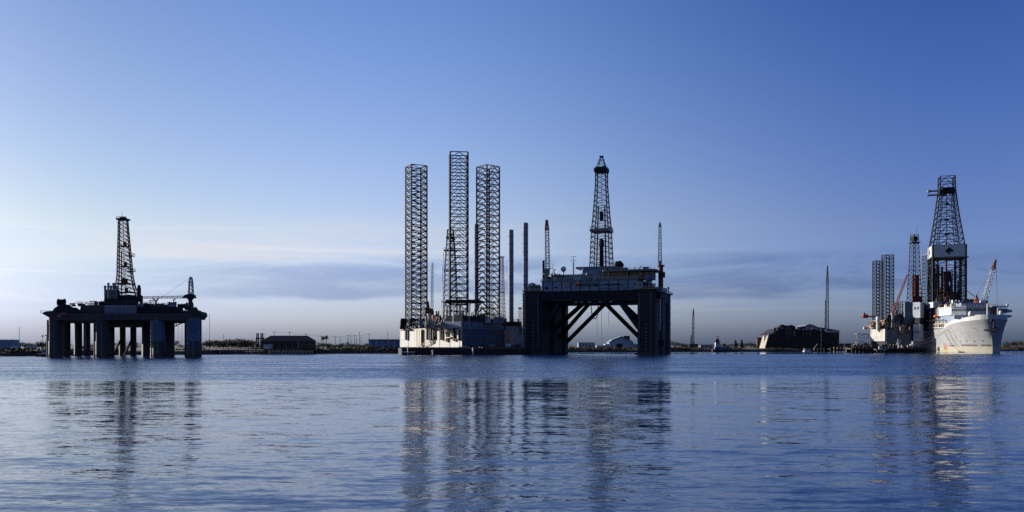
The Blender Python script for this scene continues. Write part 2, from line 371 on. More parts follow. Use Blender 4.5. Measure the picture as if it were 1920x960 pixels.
# a breeze ruffles the water beyond about 130 m, with an uneven edge; nearer it is slack, with long low swells
edge = mth('ADD', sp.outputs[1], mth('MULTIPLY', mth('SUBTRACT', lin_noise(.006, .02, 4.0, .3, .7), .5), 60))
breeze = sstep(edge, WIND0, WIND1)
calm_lee = mth('MULTIPLY', sstep(sp.outputs[1], 596, 604), mth('SUBTRACT', 1, sstep(sp.outputs[1], 690, 700)))
swell = vscale(slopes(.10, .34, 1.3, 1.0, .3), *SWELL)
ripple = vscale(slopes(.45, 1.7, 5.1, 2.5, .4), *RIPPLE)
fine = vscale(slopes(1.9, 7.5, 8.8, 3.5, .3, .6), *FINE)
patch = mth('ADD', .55, mth('MULTIPLY', lin_noise(.02, .09, 31.0, .3, .7), .8))                     # gusts
wv = slopes(.8, 2.2, 14.2, 4.0, 0.0, .6)
wsep = nd('ShaderNodeSeparateXYZ'); Lk.new(wv, wsep.inputs[0])
steep = mth('MULTIPLY', mth('ADD', mth('ABSOLUTE', wsep.outputs[1]), .03), -1)       # short choppy faces steep on the windward side
wcb = nd('ShaderNodeCombineXYZ'); Lk.new(wsep.outputs[0], wcb.inputs[0]); Lk.new(steep, wcb.inputs[1])
wind = vscale(wcb.outputs[0], *WIND, fac=mth('MULTIPLY', mth('MULTIPLY', breeze, patch), mth('SUBTRACT', 1, mth('MULTIPLY', calm_lee, .97))))
near = mth('SUBTRACT', 1, mth('MULTIPLY', calm_lee, .9))
tot = vadd(vadd(swell, ripple), fine)
near = mth('MULTIPLY', near, mth('ADD', NEAR0, mth('MULTIPLY', mth('SUBTRACT', 1, sstep(edge, 25, 85)), NEAR1)))      # livelier close in, slack further out
q = nd('ShaderNodeVectorMath', operation='SCALE'); Lk.new(tot, q.inputs[0]); Lk.new(near, q.inputs['Scale'])
tot = vadd(vadd(q.outputs[0], wind), (0, BIAS, 1))
nn = nd('ShaderNodeVectorMath', operation='NORMALIZE'); Lk.new(tot, nn.inputs[0]); Lk.new(nn.outputs[0], b.inputs['Normal'])
M['water'] = wm
me = MB().add([(-6000, -300, 0), (6000, -300, 0), (6000, 6000, 0), (-6000, 6000, 0)], [(0, 1, 2, 3)])
tag(me.build('water', 'water'), 'blue harbour water, ruffled far out and rippled nearby', 'water', kind='structure')

# ------------------------------------------------------------------ land
SHORE = [(-6000, 440), (-330, 462), (-262, 468), (-240, 522), (-192, 545), (-176, 572), (-130, 576), (-118, 625), (-95, 650), (-70, 705), (0, 722), (60, 735), (128, 742), (142, 772), (260, 800), (300, 850), (330, 885), (420, 905), (600, 900), (6000, 880)]
def shore(x):
    for (a, ya), (b_, yb) in zip(SHORE, SHORE[1:]):
        if a <= x <= b_: return ya + (yb - ya) * (x - a) / (b_ - a)
    return 900
def land_z(x, y):
    d = y - shore(x)
    pr = [(-9, -2.5), (0, -.15), (2.5, 1.5), (7, 2.6), (25, 3.1), (300, 3.3), (4000, 3.3)]
    for (a, za), (b_, zb) in zip(pr, pr[1:]):
        if a <= d <= b_:
            return za + (zb - za) * (d - a) / (b_ - a) + .5 * noise.noise(Vector((x * .05, y * .05, 0))) * min(1, max(0, d / 8))
    return 3.3
gx = [-6000, -3000, -1500, -800] + [-600 + 4 * i for i in range(326)] + [800, 1000, 1500, 3000, 6000]
gd = [-9, -3, 0, 1.2, 2.5, 5, 8, 14, 25, 50, 100, 250, 700, 2000, 5000]
gm = MB(); gv = []
for x in gx:
    for d in gd:
        y = shore(x) + d + (2.2 * noise.noise(Vector((x * .07, 0, 3))) if d < 10 else 0); gv.append((x, y, land_z(x, shore(x) + d)))
nd_ = len(gd)
gm.add(gv, [(i * nd_ + j, (i + 1) * nd_ + j, (i + 1) * nd_ + j + 1, i * nd_ + j + 1) for i in range(len(gx) - 1) for j in range(nd_ - 1)])
M['soil'] = mat('dark_shore_soil', (0.03, 0.026, 0.018), 0.95, col2=(0.08, 0.06, 0.036), scale=0.15, bump=.4)
tag(gm.build('ground', 'soil', smooth=60), 'low dark bank of soil behind the water', 'ground', kind='structure')

# scrub on the bank: one uncountable mass of leaf clumps
sb = MB(); q = random.Random(5)
for i in range(5200):
    x = q.uniform(-330, 560); d = abs(q.gauss(0, 16)) + 1.5
    y = shore(x) + d; z = land_z(x, y); dens = noise.noise(Vector((x * .03, y * .03, 7)))
    if dens < -.12: continue
    h = q.uniform(.4, 1.5) * (1 + .7 * dens)
    for k in range(4):
        c = Vector((x + q.uniform(-.9, .9), y + q.uniform(-.9, .9), z + h * q.uniform(.1, .9)))
        a = Vector((q.gauss(0, 1), q.gauss(0, 1), q.gauss(0, .6))).normalized() * .5; e = Vector((q.gauss(0, 1), q.gauss(0, 1), q.gauss(0, 1))).normalized() * .45
        sb.add([c - a - e, c + a - e * .6, c + a * .6 + e, c - a * .7 + e], [(0, 1, 2, 3)])
tag(sb.build('scrub', 'scrub'), 'dry dark scrub growing along the top of the bank', 'scrub', kind='stuff')
# ================================================================== old semi-submersible rig on many columns, far left
Y0 = 455.0
o = P(230, 648, Y0); o.z = 0
rig = thing('semi_submersible_rig', 'dark weathered drilling rig standing on a forest of round columns at the far left', 'drilling rig', o)
fr = Frame(o)
def Z(py, Y): return H + (HY - py) / F * Y
def column_at(px, wpx, Y, m, top_py, flare=1.0, band=True):
    c = fr.p(px, 648, Y); r = wpx / F * Y / 2; zt = Z(top_py, Y)
    ob = MB().lathe((c.x, c.y, 0), [(r * 1.02, -4), (r * 1.02, 2.4), (r, 2.5), (r, zt * .8), (r * flare, zt)], 20).build('column', m, rig, 40)
    if band:                                            # darker boot-topping collar and a caisson pipe
        MB().lathe((c.x, c.y, 0), [(r * 1.06, -4), (r * 1.06, 7.6), (r * 1.01, 7.9)], 20).build('collar', 'brown_hull', ob, 40)
    return c, r
for px, wp, m in ((103.5, 23, 'brown_hull'), (192, 25, 'brown_hull'), (297, 23, 'blue_column'), (362, 25, 'blue_column')):
    c, r = column_at(px, wp, 430, m, 596, 1.04)
    MB().path([(c.x - r * .98, c.y - r * .5, -1), (c.x - r * .98, c.y - r * .5, 18)], .38, 8).build('caisson_pipe', 'galvanised' if px == 297 else 'rusty_steel', rig)
    for a_ in (-1.9, -1.25): MB().path([(c.x + r * 1.09 * math.cos(a_), c.y + r * 1.09 * math.sin(a_), .5), (c.x + r * 1.09 * math.cos(a_), c.y + r * 1.09 * math.sin(a_), 17)], .16, 6).build('riser_pipe', 'grey_steel', rig)
    MB().lathe((c.x, c.y, 0), [(r * 1.08, -3), (r * 1.08, 1.3), (r * 1.03, 1.6)], 20).build('tide_band', 'scrub', rig, 40)
for px, wp, m in ((123, 17, 'brown_hull'), (209, 11, 'brown_hull'), (276, 19, 'brown_hull'), (318, 18, 'brown_hull'), (374, 8, 'brown_hull')): column_at(px, wp, 462, m, 598, band=False)
for px, wp in ((146.5, 14), (163, 12), (229.5, 11.5), (250, 11)):
    c, r = column_at(px, wp, 492, 'brown_hull', 596, band=False)
    if px > 200: MB().beam((c.x - .3, c.y - 2, 8.5), (c.x - 3.2, c.y - 5, -1), r * .34, 10).build('brace', 'rusty_steel', rig, 40)
xa, xb = fr.p(84, 0, 430).x, fr.p(374, 0, 430).x
zb, zt = Z(600.5, 430), Z(588, 430)
SH = -.43                                                # the rig lies turned, its sides run along this slope
poly = [(xa + 5, -28), (xb - 3, -28), (xb - 1, -20), (xb - 1 + 56 * SH, 36), (xa + 6 + 56 * SH, 36), (xa + 2, -20)]
MB().prism(poly, zb, zt, [(x + (-2.0 if k in (0, 4, 5) else 1), y) for k, (x, y) in enumerate(poly)]).build('main_deck', 'brown_hull', rig)
c0, c1 = fr.p(198, 0, 432).x, fr.p(272, 0, 432).x
MB().prism([(c0, -24), (c1, -24), (c1 + 50 * SH, 26), (c0 + 50 * SH, 26)], Z(611, 440), zb + .1).build('moonpool_box', 'dark_steel', rig)
def upper(px0, px1, y0, y1, pyb, pyt, m, name, tx=0.0, Yr=440):
    Yr = Y0 + y0; a, b = fr.p(px0, 0, Yr).x, fr.p(px1, 0, Yr).x
    k = (y1 - y0) * SH; mb = MB().prism([(a, y0), (b, y0), (b + k, y1), (a + k, y1)], Z(pyb, Yr), Z(pyt, Yr), [(a + tx, y0), (b - tx, y0), (b - tx + k, y1), (a + tx + k, y1)])
    return mb.build(name, m, rig), a, b
zu = zt - .05
upper(94, 152, -22, 30, 589.5, 576.5, 'dark_steel', 'accommodation_block', 2.2)
upper(104, 135, -15, 20, 577, 571, 'dark_steel', 'boat_deck', 1.5)
upper(148, 200, -20, 34, 589.5, 572, 'brown_hull', 'machinery_block', 1.0)
upper(196, 256, -25, 34, 589.5, 574, 'blue_grey', 'control_house')
upper(250, 345, -18, 34, 589.5, 575, 'dark_steel', 'pipe_deck', .6)
upper(340, 378, -24, 34, 589.5, 582, 'brown_hull', 'corner_platform', .4)
for k in range(9):                                       # lit wall panels and ports of the control house
    a = fr.p(199 + k * 6.2, 0, 430).x
    MB().bx(a, a + .9, -25.08, -25.003, Z(582.5, 440), Z(578, 440)).build('window', 'glass', rig)
MB().bx(fr.p(197, 0, 430).x, fr.p(255, 0, 430).x, -25.6, -25.1, Z(576, 440), Z(574.6, 440)).build('walkway', 'pale_wall', rig)
# overhanging lifeboat platforms and flare stub at the left corner
a = fr.p(78, 0, 431).x
MB().extr([(a, Z(589, 440)), (a + 2, Z(585, 440)), (xa + 5, Z(584, 440)), (xa + 6, zb - .3), (a + 4.5, Z(598, 440))], -24, -8).build('overhang', 'brown_hull', rig)
a = fr.p(377.5, 0, 434).x
MB().extr([(xb - 4, Z(583, 440)), (a - .5, Z(586, 440)), (a, Z(592, 440)), (xb - 2, Z(600, 440))], -22, -12).build('overhang', 'brown_hull', rig)
MB().path([(a + .2, -10, Z(588, 440)), (a + .2, -10, Z(652, 440))], .09).build('hanging_cable', 'dark_steel', rig)
for px in (334, 341, 347): MB().path([fr.p(px, 600, 455), fr.p(px, 646, 455)], .07).build('hanging_cable', 'dark_steel', rig)
MB().beam(fr.p(327, 612, 455), fr.p(349, 602, 455), .3).beam(fr.p(329, 603, 455), fr.p(331, 612, 455), .25).build('brace', 'dark_steel', rig)
for px, yy in ((176, 455), (184, 460), (160, 470)): MB().path([fr.p(px, 600, yy), fr.p(px + 1, 655, yy)], .15).build('riser_pipe', 'galvanised', rig)
mb = MB()
rail(mb, [(xa - 1, -27, zt), (xb, -27, zt)], 1.3, 4, .1); mb.build('railing', 'dark_steel', rig)
mb = MB(); rail(mb, [(fr.p(150, 0, 440).x, -19.8, Z(572, 440)), (fr.p(196, 0, 440).x, -19.8, Z(572, 440))], 1.3, 3, .09); mb.build('railing', 'dark_steel', rig)
# drill floor, pipe racks and the lattice derrick
dx = fr.p(236, 0, Y0).x
upper(193, 262, -10, 20, 574, 563, 'dark_steel', 'substructure', .8)
upper(195, 226, -8, 12, 563.5, 543, 'dark_steel', 'doghouse', .6)
upper(222, 258, -8, 14, 563.5, 553, 'dark_steel', 'drill_floor', .6)
for k, px in enumerate((197, 203, 208, 213, 218)):
    MB().lathe(fr.p(px, 560, 446), [(.55, 0), (.55, 5.5 + 1.4 * (k % 2)), (.8, 6 + 1.4 * (k % 2)), (.5, 6.6 + 1.4 * (k % 2))], 10).build('exhaust_stack', 'galvanised' if k == 1 else 'grey_steel', rig, 40)
MB().lathe(fr.p(260.5, 566, 446), [(1.0, 0), (1.0, 6.5), (.7, 8.2), (.1, 8.6)], 12).build('tank', 'dark_steel', rig, 40)
MB().lathe(fr.p(265, 572, 446), [(.8, 0), (.8, 4.5), (.1, 5)], 12).build('tank', 'dark_steel', rig, 40)
prof = [(Z(556, Y0), 11.4), (Z(540, Y0), 8.6), (Z(520, Y0), 6.8), (Z(490, Y0), 6.0), (Z(440, Y0), 4.6), (Z(413, Y0), 4.0)]
rs = rings_from(dx, 0, prof, 19, R(14), sx=-.036)
der = brace(MB(), rs, .155, 'X').build('derrick_lattice', 'rusty_steel', rig)
for i in range(4): chords(MB(), [[r[i]] for r in rs], .32).build('derrick_leg', 'dark_steel', der)
for zz in (Z(548, Y0), Z(532, Y0), Z(500, Y0), Z(462, Y0)): w_ = 7.5 if zz < Z(520, Y0) else 4.6; MB().box((dx - .036 * (zz - prof[0][0]), 0, zz), (w_, w_, .35)).box((dx - .036 * (zz - prof[0][0]) + .4, 0, zz + 1.2), (1.2, 1.2, 2.4)).build('derrick_platform', 'rusty_steel', der)
zc = Z(413, Y0); xc = dx - .036 * (zc - prof[0][0])
mb = MB().box((xc, 0, zc + .4), (5.2, 5.2, .8)).beam((xc - 1.4, 0, zc + 1), (xc + 1.4, 0, zc + 1), .8, 10); rail(mb, [(xc - 2.5, -2.5, zc + .8), (xc + 2.5, -2.5, zc + .8)], .8, 1.5, .08)
mb.build('crown_block', 'dark_steel', der)
MB().beam((xc - .6, 0, zc), (xc - .6, 0, zc + 4.2), .1).build('aerial', 'dark_steel', der)
for py in (480, 509):
    zz = Z(py, Y0); xx = dx - .036 * (zz - prof[0][0])
    mb = MB().bx(xx + 1.5, xx + 4.6, -2.5, 2, zz - .15, zz + .15); rail(mb, [(xx + 1.5, -2.5, zz + .15), (xx + 4.6, -2.5, zz + .15), (xx + 4.6, 2, zz + .15)], 1.2, 1.5, .09); mb.build('derrick_platform', 'dark_steel', der)
MB().box((dx - .9, 0, Z(528, Y0)), (1.6, 1.6, 3.4)).beam((dx - .9, 0, Z(528, Y0)), (xc, 0, zc), .12).build('travelling_block', 'rusty_steel', der)
MB().beam((dx - 1.8, -1, Z(556, Y0)), (dx - 2.2, 0, Z(470, Y0)), .3, 6).build('standpipe', 'dark_steel', der)
# crane on the right corner, boom laid almost flat
pb = fr.p(357, 582, 436)
cr = MB().lathe(pb, [(1.1, -2), (1.0, 5.2), (1.6, 5.6), (1.6, 6.0)], 14).build('crane', 'brown_hull', rig, 40)
zc_ = pb.z + 6
MB().extr([(pb.x - 3.6, zc_), (pb.x - 2.4, zc_ + 1.5), (pb.x + .5, zc_ + 2.3), (pb.x + 2.0, zc_ + 1.6), (pb.x + 2.5, zc_)], pb.y - 1.6, pb.y + 1.6).build('crane_cab', 'dark_steel', cr)
rs = [sq(pb.x + .2, pb.y, w_, 0, zc_ + 2 + q_) for q_, w_ in ((0, 2.0), (2.5, 1.8), (5, 1.6), (7.2, 1.2), (8.4, .5))]
chords(brace(MB(), rs, .16, 'Z'), rs, .3).build('crane_mast_frame', 'galvanised', cr)
boom((pb.x - 2.8, pb.y, zc_ + .6), fr.p(262, 558, 436), 1.1, .8, 18, .11).build('boom', 'rusty_steel', cr)
MB().path([(pb.x + .2, pb.y, zc_ + 10.4), fr.p(300, 560, 436)], .05).build('boom_cable', 'dark_steel', cr)
c = fr.p(292, 576, 440)
MB().beam((c.x, c.y, c.z - 1), (c.x, c.y, c.z + 3.4), .3, 8).beam((c.x, c.y, c.z + 3), (c.x - 1.6, c.y, c.z + 4.6), .3, 8).beam((c.x, c.y, c.z + 3), (c.x + 1.6, c.y, c.z + 4.6), .3, 8).build('vent_pipe', 'dark_steel', rig)
clutter(rig, fr.p(150, 0, 440).x, fr.p(196, 0, 440).x, -16, 10, Z(572.3, 440), 13, 3.0, ['dark_steel', 'brown_hull', 'blue_grey'], 3)
clutter(rig, fr.p(262, 0, 440).x, fr.p(335, 0, 440).x, -16, 2, Z(575.3, 440), 22, 3.0, ['dark_steel', 'brown_hull', 'blue_grey', 'grey_steel'], 4)
clutter(rig, fr.p(100, 0, 440).x, fr.p(140, 0, 440).x, -14, 10, Z(571.3, 440), 8, 1.5, ['dark_steel', 'brown_hull'], 5)
clutter(rig, fr.p(346, 0, 440).x, fr.p(368, 0, 440).x, -22, -8, Z(582.3, 440), 5, 1.8, ['dark_steel', 'brown_hull', 'clean_white'], 6)
# red and white liferaft canister rack under the deck edge
c = fr.p(118, 590, 424); MB().beam((c.x - 1.5, c.y, c.z), (c.x + 1.5, c.y, c.z), .8, 12).build('liferaft_canister', 'red', rig, 40)
c = fr.p(113, 592, 424); MB().beam((c.x - .6, c.y, c.z), (c.x + .6, c.y, c.z), .6, 12).build('liferaft_canister', 'clean_white', rig, 40)

# ================================================================== jack-up rig with three lattice legs on a low barge
o = P(866, 648, 550); o.z = 0
jr = thing('jack_up_rig', 'white hulled drilling rig with three tall dark lattice legs raised high above its deck', 'drilling rig', o); fr = Frame(o)
A = fr.p(866, 648, 550); B = fr.p(750, 648, 620); Cc = fr.p(946, 648, 594)
ZH0, ZH1 = 4.6, 16.4
hull = [(A.x, A.y), (Cc.x, Cc.y), (Cc.x + 6, Cc.y + 26), (B.x + 22, B.y + 24), (B.x, B.y + 8), (B.x, B.y)]
ho = MB().prism(hull, ZH0, ZH1).build('hull', 'white', jr)
d = (Vector((B.x, B.y, 0)) - Vector((A.x, A.y, 0))); L_ = d.length; u = d / L_; nrm = Vector((u.y, -u.x, 0))
if nrm.x > 0: nrm = -nrm
def onface(t, out=0.0, z=0.0): v = Vector((A.x, A.y, 0)) + u * (t * L_) + nrm * out; return Vector((v.x, v.y, z))
def slab(t0, t1, o0, o1, z0, z1, name, m, par=jr):
    a, b, c_, e = onface(t0, o0), onface(t1, o0), onface(t1, o1), onface(t0, o1)
    return MB().prism([(a.x, a.y), (b.x, b.y), (c_.x, c_.y), (e.x, e.y)], z0, z1).build(name, m, par)
for t in (.03, .17, .33, .46, .70, .84): slab(t, t + .006, -.2, .14, ZH0 + .2, ZH1 - .4, 'hull_rib', 'tan', ho)
slab(0, 1, -.3, .5, ZH1, ZH1 + .5, 'gunwale', 'cream')
for t, z0, z1, m in ((.02, 9, 15.6, 'grey_steel'), (.085, 8.4, 19.5, 'dark_steel'), (.20, 8.0, 14, 'tan'), (.285, 9.2, 18, 'dark_steel'), (.40, 9.6, 19, 'dark_steel'), (.44, 9, 18, 'dark_steel'), (.50, 9.4, 17, 'dark_steel'), (.86, 9.4, 19, 'dark_steel'), (.615, 5.2, 16, 'tan'), (.60, 5.4, 16.4, 'cream')):
    slab(t, t + .018, .5, 1.6, z0, z1, 'fender_post', m)
slab(.12, .20, .4, 2.6, 10.5, 11, 'side_platform', 'cream'); slab(.01, .075, .4, 2.4, 9.4, 9.8, 'side_platform', 'rusty_steel')
# black square panel with a pale round emblem on the white side
pn = slab(.40, .475, .3, .42, 7.2, 11.6, 'emblem_panel', 'black_hull')
cA = onface(.438, .5, 9.5); mb = MB()
for k in range(12):
    a0, a1 = k * math.pi / 6, (k + 1) * math.pi / 6
    p0 = cA + u * (1.5 * math.cos(a0)) + Vector((0, 0, 1.5 * math.sin(a0))); p1 = cA + u * (1.5 * math.cos(a1)) + Vector((0, 0, 1.5 * math.sin(a1))); mb.beam(p0, p1, .22)
mb.beam(cA + u * .5 + Vector((0, 0, -1)), cA + u * .5 + Vector((0, 0, 1)), .22).beam(cA + u * .5, cA - u * .6 + Vector((0, 0, 1)), .22).beam(cA + u * .5, cA - u * .6 + Vector((0, 0, -1)), .22)
mb.build('emblem', 'clean_white', pn)
# sloping stair along the lower hull
a, b = onface(.62, 2.2, 4.8), onface(.44, 2.2, 8.0); mb = MB().beam(a, b, .22).beam(a + Vector((0, 0, 1.1)), b + Vector((0, 0, 1.1)), .1)
for k in range(9): c = a.lerp(b, k / 8); mb.beam(c, c + Vector((0, 0, 1.1)), .08).box(c, (.8, 1.2, .15))
mb.build('stair', 'cream', jr)
mb = MB(); rail(mb, [(B.x, B.y, ZH1 + .5), (A.x, A.y, ZH1 + .5), (Cc.x, Cc.y, ZH1)], 1.3, 3, .09); mb.build('railing', 'grey_steel', jr)
def jack_leg(px, Y, wm, yaw, top_py, style, z0=2.0, nb=34):
    c = fr.p(px, 648, Y); zt = Z(top_py, Y)
    rs = rings_from(c.x, c.y, [(z0, wm), (zt, wm)], nb, R(yaw))
    lg = brace(MB(), rs, .36, style).build('leg_lattice', 'leg_steel', jr)
    for i in range(4): chords(MB(), [[r[i]] for r in rs], .55, 6).build('chord', 'leg_steel', lg)
    mb = MB()                                             # rack plates and ladder up one chord
    for k in range(nb): m0 = (rs[k][0] + rs[k][1]) / 2; m1 = (rs[k + 1][0] + rs[k + 1][1]) / 2; mb.beam(m0, m1, .1)
    if style == 'K': mb.build('ladder', 'leg_steel', lg)
    return c, zt
l1 = jack_leg(780.5, 616, 11.2, 28, 312, 'X', z0=ZH1 - 2, nb=28)
l2 = jack_leg(860, 573, 11.3, 6, 288, 'K', z0=ZH1 - 2, nb=26)
l3 = jack_leg(915, 602, 10.9, 41, 313, 'K', z0=ZH1 - 2, nb=27)
# jack houses: open frames round the foot of each leg
for (c, zt), hh, m in ((l1, 7.5, 'leg_steel'), (l3, 5.5, 'dark_steel')):
    rs = rings_from(c.x, c.y, [(ZH1, 17), (ZH1 + hh, 16)], 2, R(28))
    mb = brace(chords(MB(), rs, .55), rs, .4, 'X'); mb.box((c.x, c.y - 6, ZH1 + hh), (17, 2, .6)).build('jack_house', m, jr)
c, zt = l1; MB().box((c.x - 8.5, c.y - 3, ZH1 + 4), (3.2, 4, 7)).build('jack_motor_box', 'leg_steel', jr)
MB().bx(c.x - 10, c.x - 5, c.y - 6, c.y - 2, ZH1 + 7.5, ZH1 + 7.9).build('side_platform', 'grey_steel', jr)
# dark accommodation block on the shaded side, helideck above on struts
e = Vector((Cc.x - A.x, Cc.y - A.y, 0)); Le = e.length; e /= Le; ne = Vector((-e.y, e.x, 0))
def inface(t, i, z): v = Vector((A.x, A.y, 0)) + e * (t * Le) + ne * i; return Vector((v.x, v.y, z))
def block(t0, t1, i0, i1, z0, z1, name, m, par=jr):
    a, b, c_, f_ = inface(t0, i0, 0), inface(t1, i0, 0), inface(t1, i1, 0), inface(t0, i1, 0)
    return MB().prism([(a.x, a.y), (b.x, b.y), (c_.x, c_.y), (f_.x, f_.y)], z0, z1).build(name, m, par)
block(.012, .995, -.25, -.02, ZH0 + .1, ZH1 - .1, 'side_shade_skin', 'navy', ho)  # navy skin and ribs over the white hull deepen this side's shade by colour
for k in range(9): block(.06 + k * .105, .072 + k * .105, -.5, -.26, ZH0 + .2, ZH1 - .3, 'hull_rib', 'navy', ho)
block(.0, .98, .6, 16, ZH1, ZH1 + 4.2, 'accommodation_block', 'blue_grey')
block(.05, .62, 1.2, 13, ZH1 + 4.2, ZH1 + 8, 'accommodation_block', 'dark_steel')
for k in range(10): block(.04 + k * .09, .065 + k * .09, .5, .59, ZH1 + 1.8, ZH1 + 2.8, 'window', 'glass')
block(-.01, .97, -.35, .55, ZH1 + 4.2, ZH1 + 4.6, 'walkway', 'grey_steel')
hd = MB().prism([tuple(fr.p(px, 0, Y).xy) for px, Y in ((828, 566), (836, 553), (896, 551), (906, 566), (900, 582), (836, 582))], Z(566, 560), Z(563, 560)).build('helideck', 'dark_steel', jr)
mb = MB()
for px, Y in ((834, 562), (848, 556), (866, 554), (882, 554), (900, 566)):
    mb.beam(fr.p(px, 566, Y), (*fr.p(px + (866 - px) * .25, 600, Y + 3).xy, ZH1 + 4), .28, 6)
for (pa, Ya, ya), (pb_, Yb, yb) in (((834, 562, 568), (866, 556, 600)), ((852, 556, 598), (884, 556, 568)), ((866, 556, 598), (840, 560, 568)), ((900, 566, 568), (878, 558, 600))): mb.beam(fr.p(pa, ya, Ya), fr.p(pb_, yb, Yb), .22, 6)
mb.build('helideck_bracing', 'grey_steel', hd)
MB().beam(fr.p(850, 606, 551), fr.p(850, 573, 551), .28, 6).beam(fr.p(850, 573, 551), fr.p(857, 569, 551), .28, 6).beam(fr.p(850, 592, 551), fr.p(868, 580, 551), .2, 6).build('davit', 'galvanised', jr)
# white machinery, cabins, winches on the sunlit side
clutter(jr, onface(.62).x, onface(.08).x, 6, 24, ZH1 + .2, 36, 7, ['white', 'cream', 'grey_steel', 'tan', 'clean_white'], 21)
clutter(jr, onface(.55).x, onface(.1).x, 24, 38, ZH1 + .2, 20, 9.5, ['white', 'grey_steel', 'galvanised', 'dark_steel'], 22)
for t, hh, m in ((.42, 5.6, 'white'), (.34, 4.2, 'cream'), (.22, 4.6, 'white'), (.52, 3.6, 'cream')): 
    ob = slab(t, t + .07, -6, -1.5, ZH1, ZH1 + hh, 'deck_cabin', m); slab(t + .02, t + .04, -1.49, -1.42, ZH1 + 1.6, ZH1 + 2.8, 'cabin_window', 'glass', ob)
for t, hh in ((.06, 9), (.10, 12), (.145, 10), (.19, 14), (.25, 8.5)):
    c = onface(t, -8, ZH1); MB().lathe(c, [(.7, 0), (.7, hh), (.9, hh + .3), (.5, hh + .8)], 10).build('exhaust_stack', 'galvanised', jr, 40)
clutter(jr, inface(.65, 0, 0).x, inface(1, 0, 0).x, 42, 54, ZH1 + 4.2, 8, 5, ['dark_steel', 'brown_hull', 'grey_steel', 'clean_white'], 23)
clutter(jr, fr.p(806, 0, 585).x, fr.p(864, 0, 585).x, 26, 44, ZH1 + 1, 22, 13, ['dark_steel', 'grey_steel', 'rusty_steel', 'dark_steel', 'white'], 24)
clutter(jr, fr.p(868, 0, 580).x, fr.p(945, 0, 590).x, 20, 36, ZH1 + 4, 24, 9, ['dark_steel', 'navy', 'rusty_steel', 'grey_steel', 'clean_white'], 25)
# brown and white lattice derrick behind the middle leg
Yd = 604; c = fr.p(839, 648, Yd)
rs = rings_from(c.x + 2.0, c.y, [(ZH1 + 6, 9.5), (Z(500, Yd), 7.4), (Z(455, Yd), 5.0), (Z(440, Yd), 4.2)], 17, R(10), sx=0.0)
der = brace(MB(), rs, .14, 'X').build('derrick_lattice', 'rusty_steel', jr)
for i in range(4): chords(MB(), [[r[i]] for r in rs], .27).build('derrick_leg', 'galvanised' if i in (0, 3) else 'rusty_steel', der)
mb = MB().box((c.x + 2, c.y, Z(446, Yd)), (5.6, 5.6, 1.4)); rs2 = [sq(c.x + 2, c.y, w_, R(10), Z(py, Yd)) for py, w_ in ((440, 4.2), (431, 4.0))]; chords(brace(mb, rs2, .2, 'X'), rs2, .25); mb.build('crown_block', 'rusty_steel', der)
for py in (508, 470): mb = MB().box((c.x + 2, c.y, Z(py, Yd)), (8.6, 8.6, .4)); rail(mb, [(c.x - 2.3, c.y - 4.3, Z(py, Yd)), (c.x + 6.3, c.y - 4.3, Z(py, Yd))], 1.4, 2, .1); mb.build('derrick_platform', 'grey_steel', der)
MB().bx(c.x - 4, c.x + 8, c.y - 5, c.y + 5, ZH1, ZH1 + 6).build('substructure', 'grey_steel', jr)
MB().beam(fr.p(826, 600, 596), fr.p(832, 470, 600), .2, 6).build('standpipe', 'galvanised', jr)
# slim crane beside the left leg
cb = fr.p(806, 606, 588)
cr = MB().lathe(cb, [(1.3, -6), (1.2, 5), (2, 5.4), (2, 6.5)], 12).build('crane', 'cream', jr, 40)
MB().extr([(cb.x - 3.2, cb.z + 6.5), (cb.x - 1.6, cb.z + 14.5), (cb.x - .8, cb.z + 14.5), (cb.x - .2, cb.z + 10), (cb.x + 2.2, cb.z + 9.6), (cb.x + 2.2, cb.z + 6.5)], cb.y - 1.6, cb.y + 1.6).build('crane_cab', 'rusty_steel', cr)
boom((cb.x + 1.4, cb.y, cb.z + 8), fr.p(811, 493, 588), 1.5, .8, 20, .14, (0, 1, 0)).build('boom', 'tan', cr)
for px in (812, 818, 822): MB().beam(fr.p(px, 606, 590), fr.p(px + .4, 583, 590), .5, 8).build('tank', 'red' if px == 812 else 'tan', jr)

# ---- low dark barge under the jack-up
o = P(866, 648, 552); o.z = 0
bg_ = thing('barge', 'long low black barge lying at the waterline under the white jack-up hull', 'barge', o); fb = Frame(o)
x0, x1 = fb.p(746, 0, 548).x, fb.p(984, 0, 556).x
MB().prism([(x0 + 3, -9), (x1 - 2, -6), (x1, -3), (x1, 66), (x0 - 4, 82), (x0, -2)], -1.5, 4.1).build('hull', 'black_hull', bg_)
MB().prism([(x0 + 2.8, -9.2), (x1 - 2, -6.2), (x1 - 2, -5), (x0 + 2.8, -8)], 3.4, 4.5).build('rubbing_strake', 'rusty_steel', bg_)
for k in range(14):
    t = (k + .5) / 14; x = x0 + 4 + (x1 - x0 - 8) * t; y = -9.25 + 3 * t
    MB().beam((x, y, .2), (x, y, 3.4), .5, 8).build('tyre_fender', 'rubber', bg_)
clutter(bg_, fb.p(868, 0, 552).x, fb.p(982, 0, 552).x, -4, 2, 4.1, 14, 2.2, ['dark_steel', 'rusty_steel', 'grey_steel', 'clean_white', 'brown_hull'], 31)
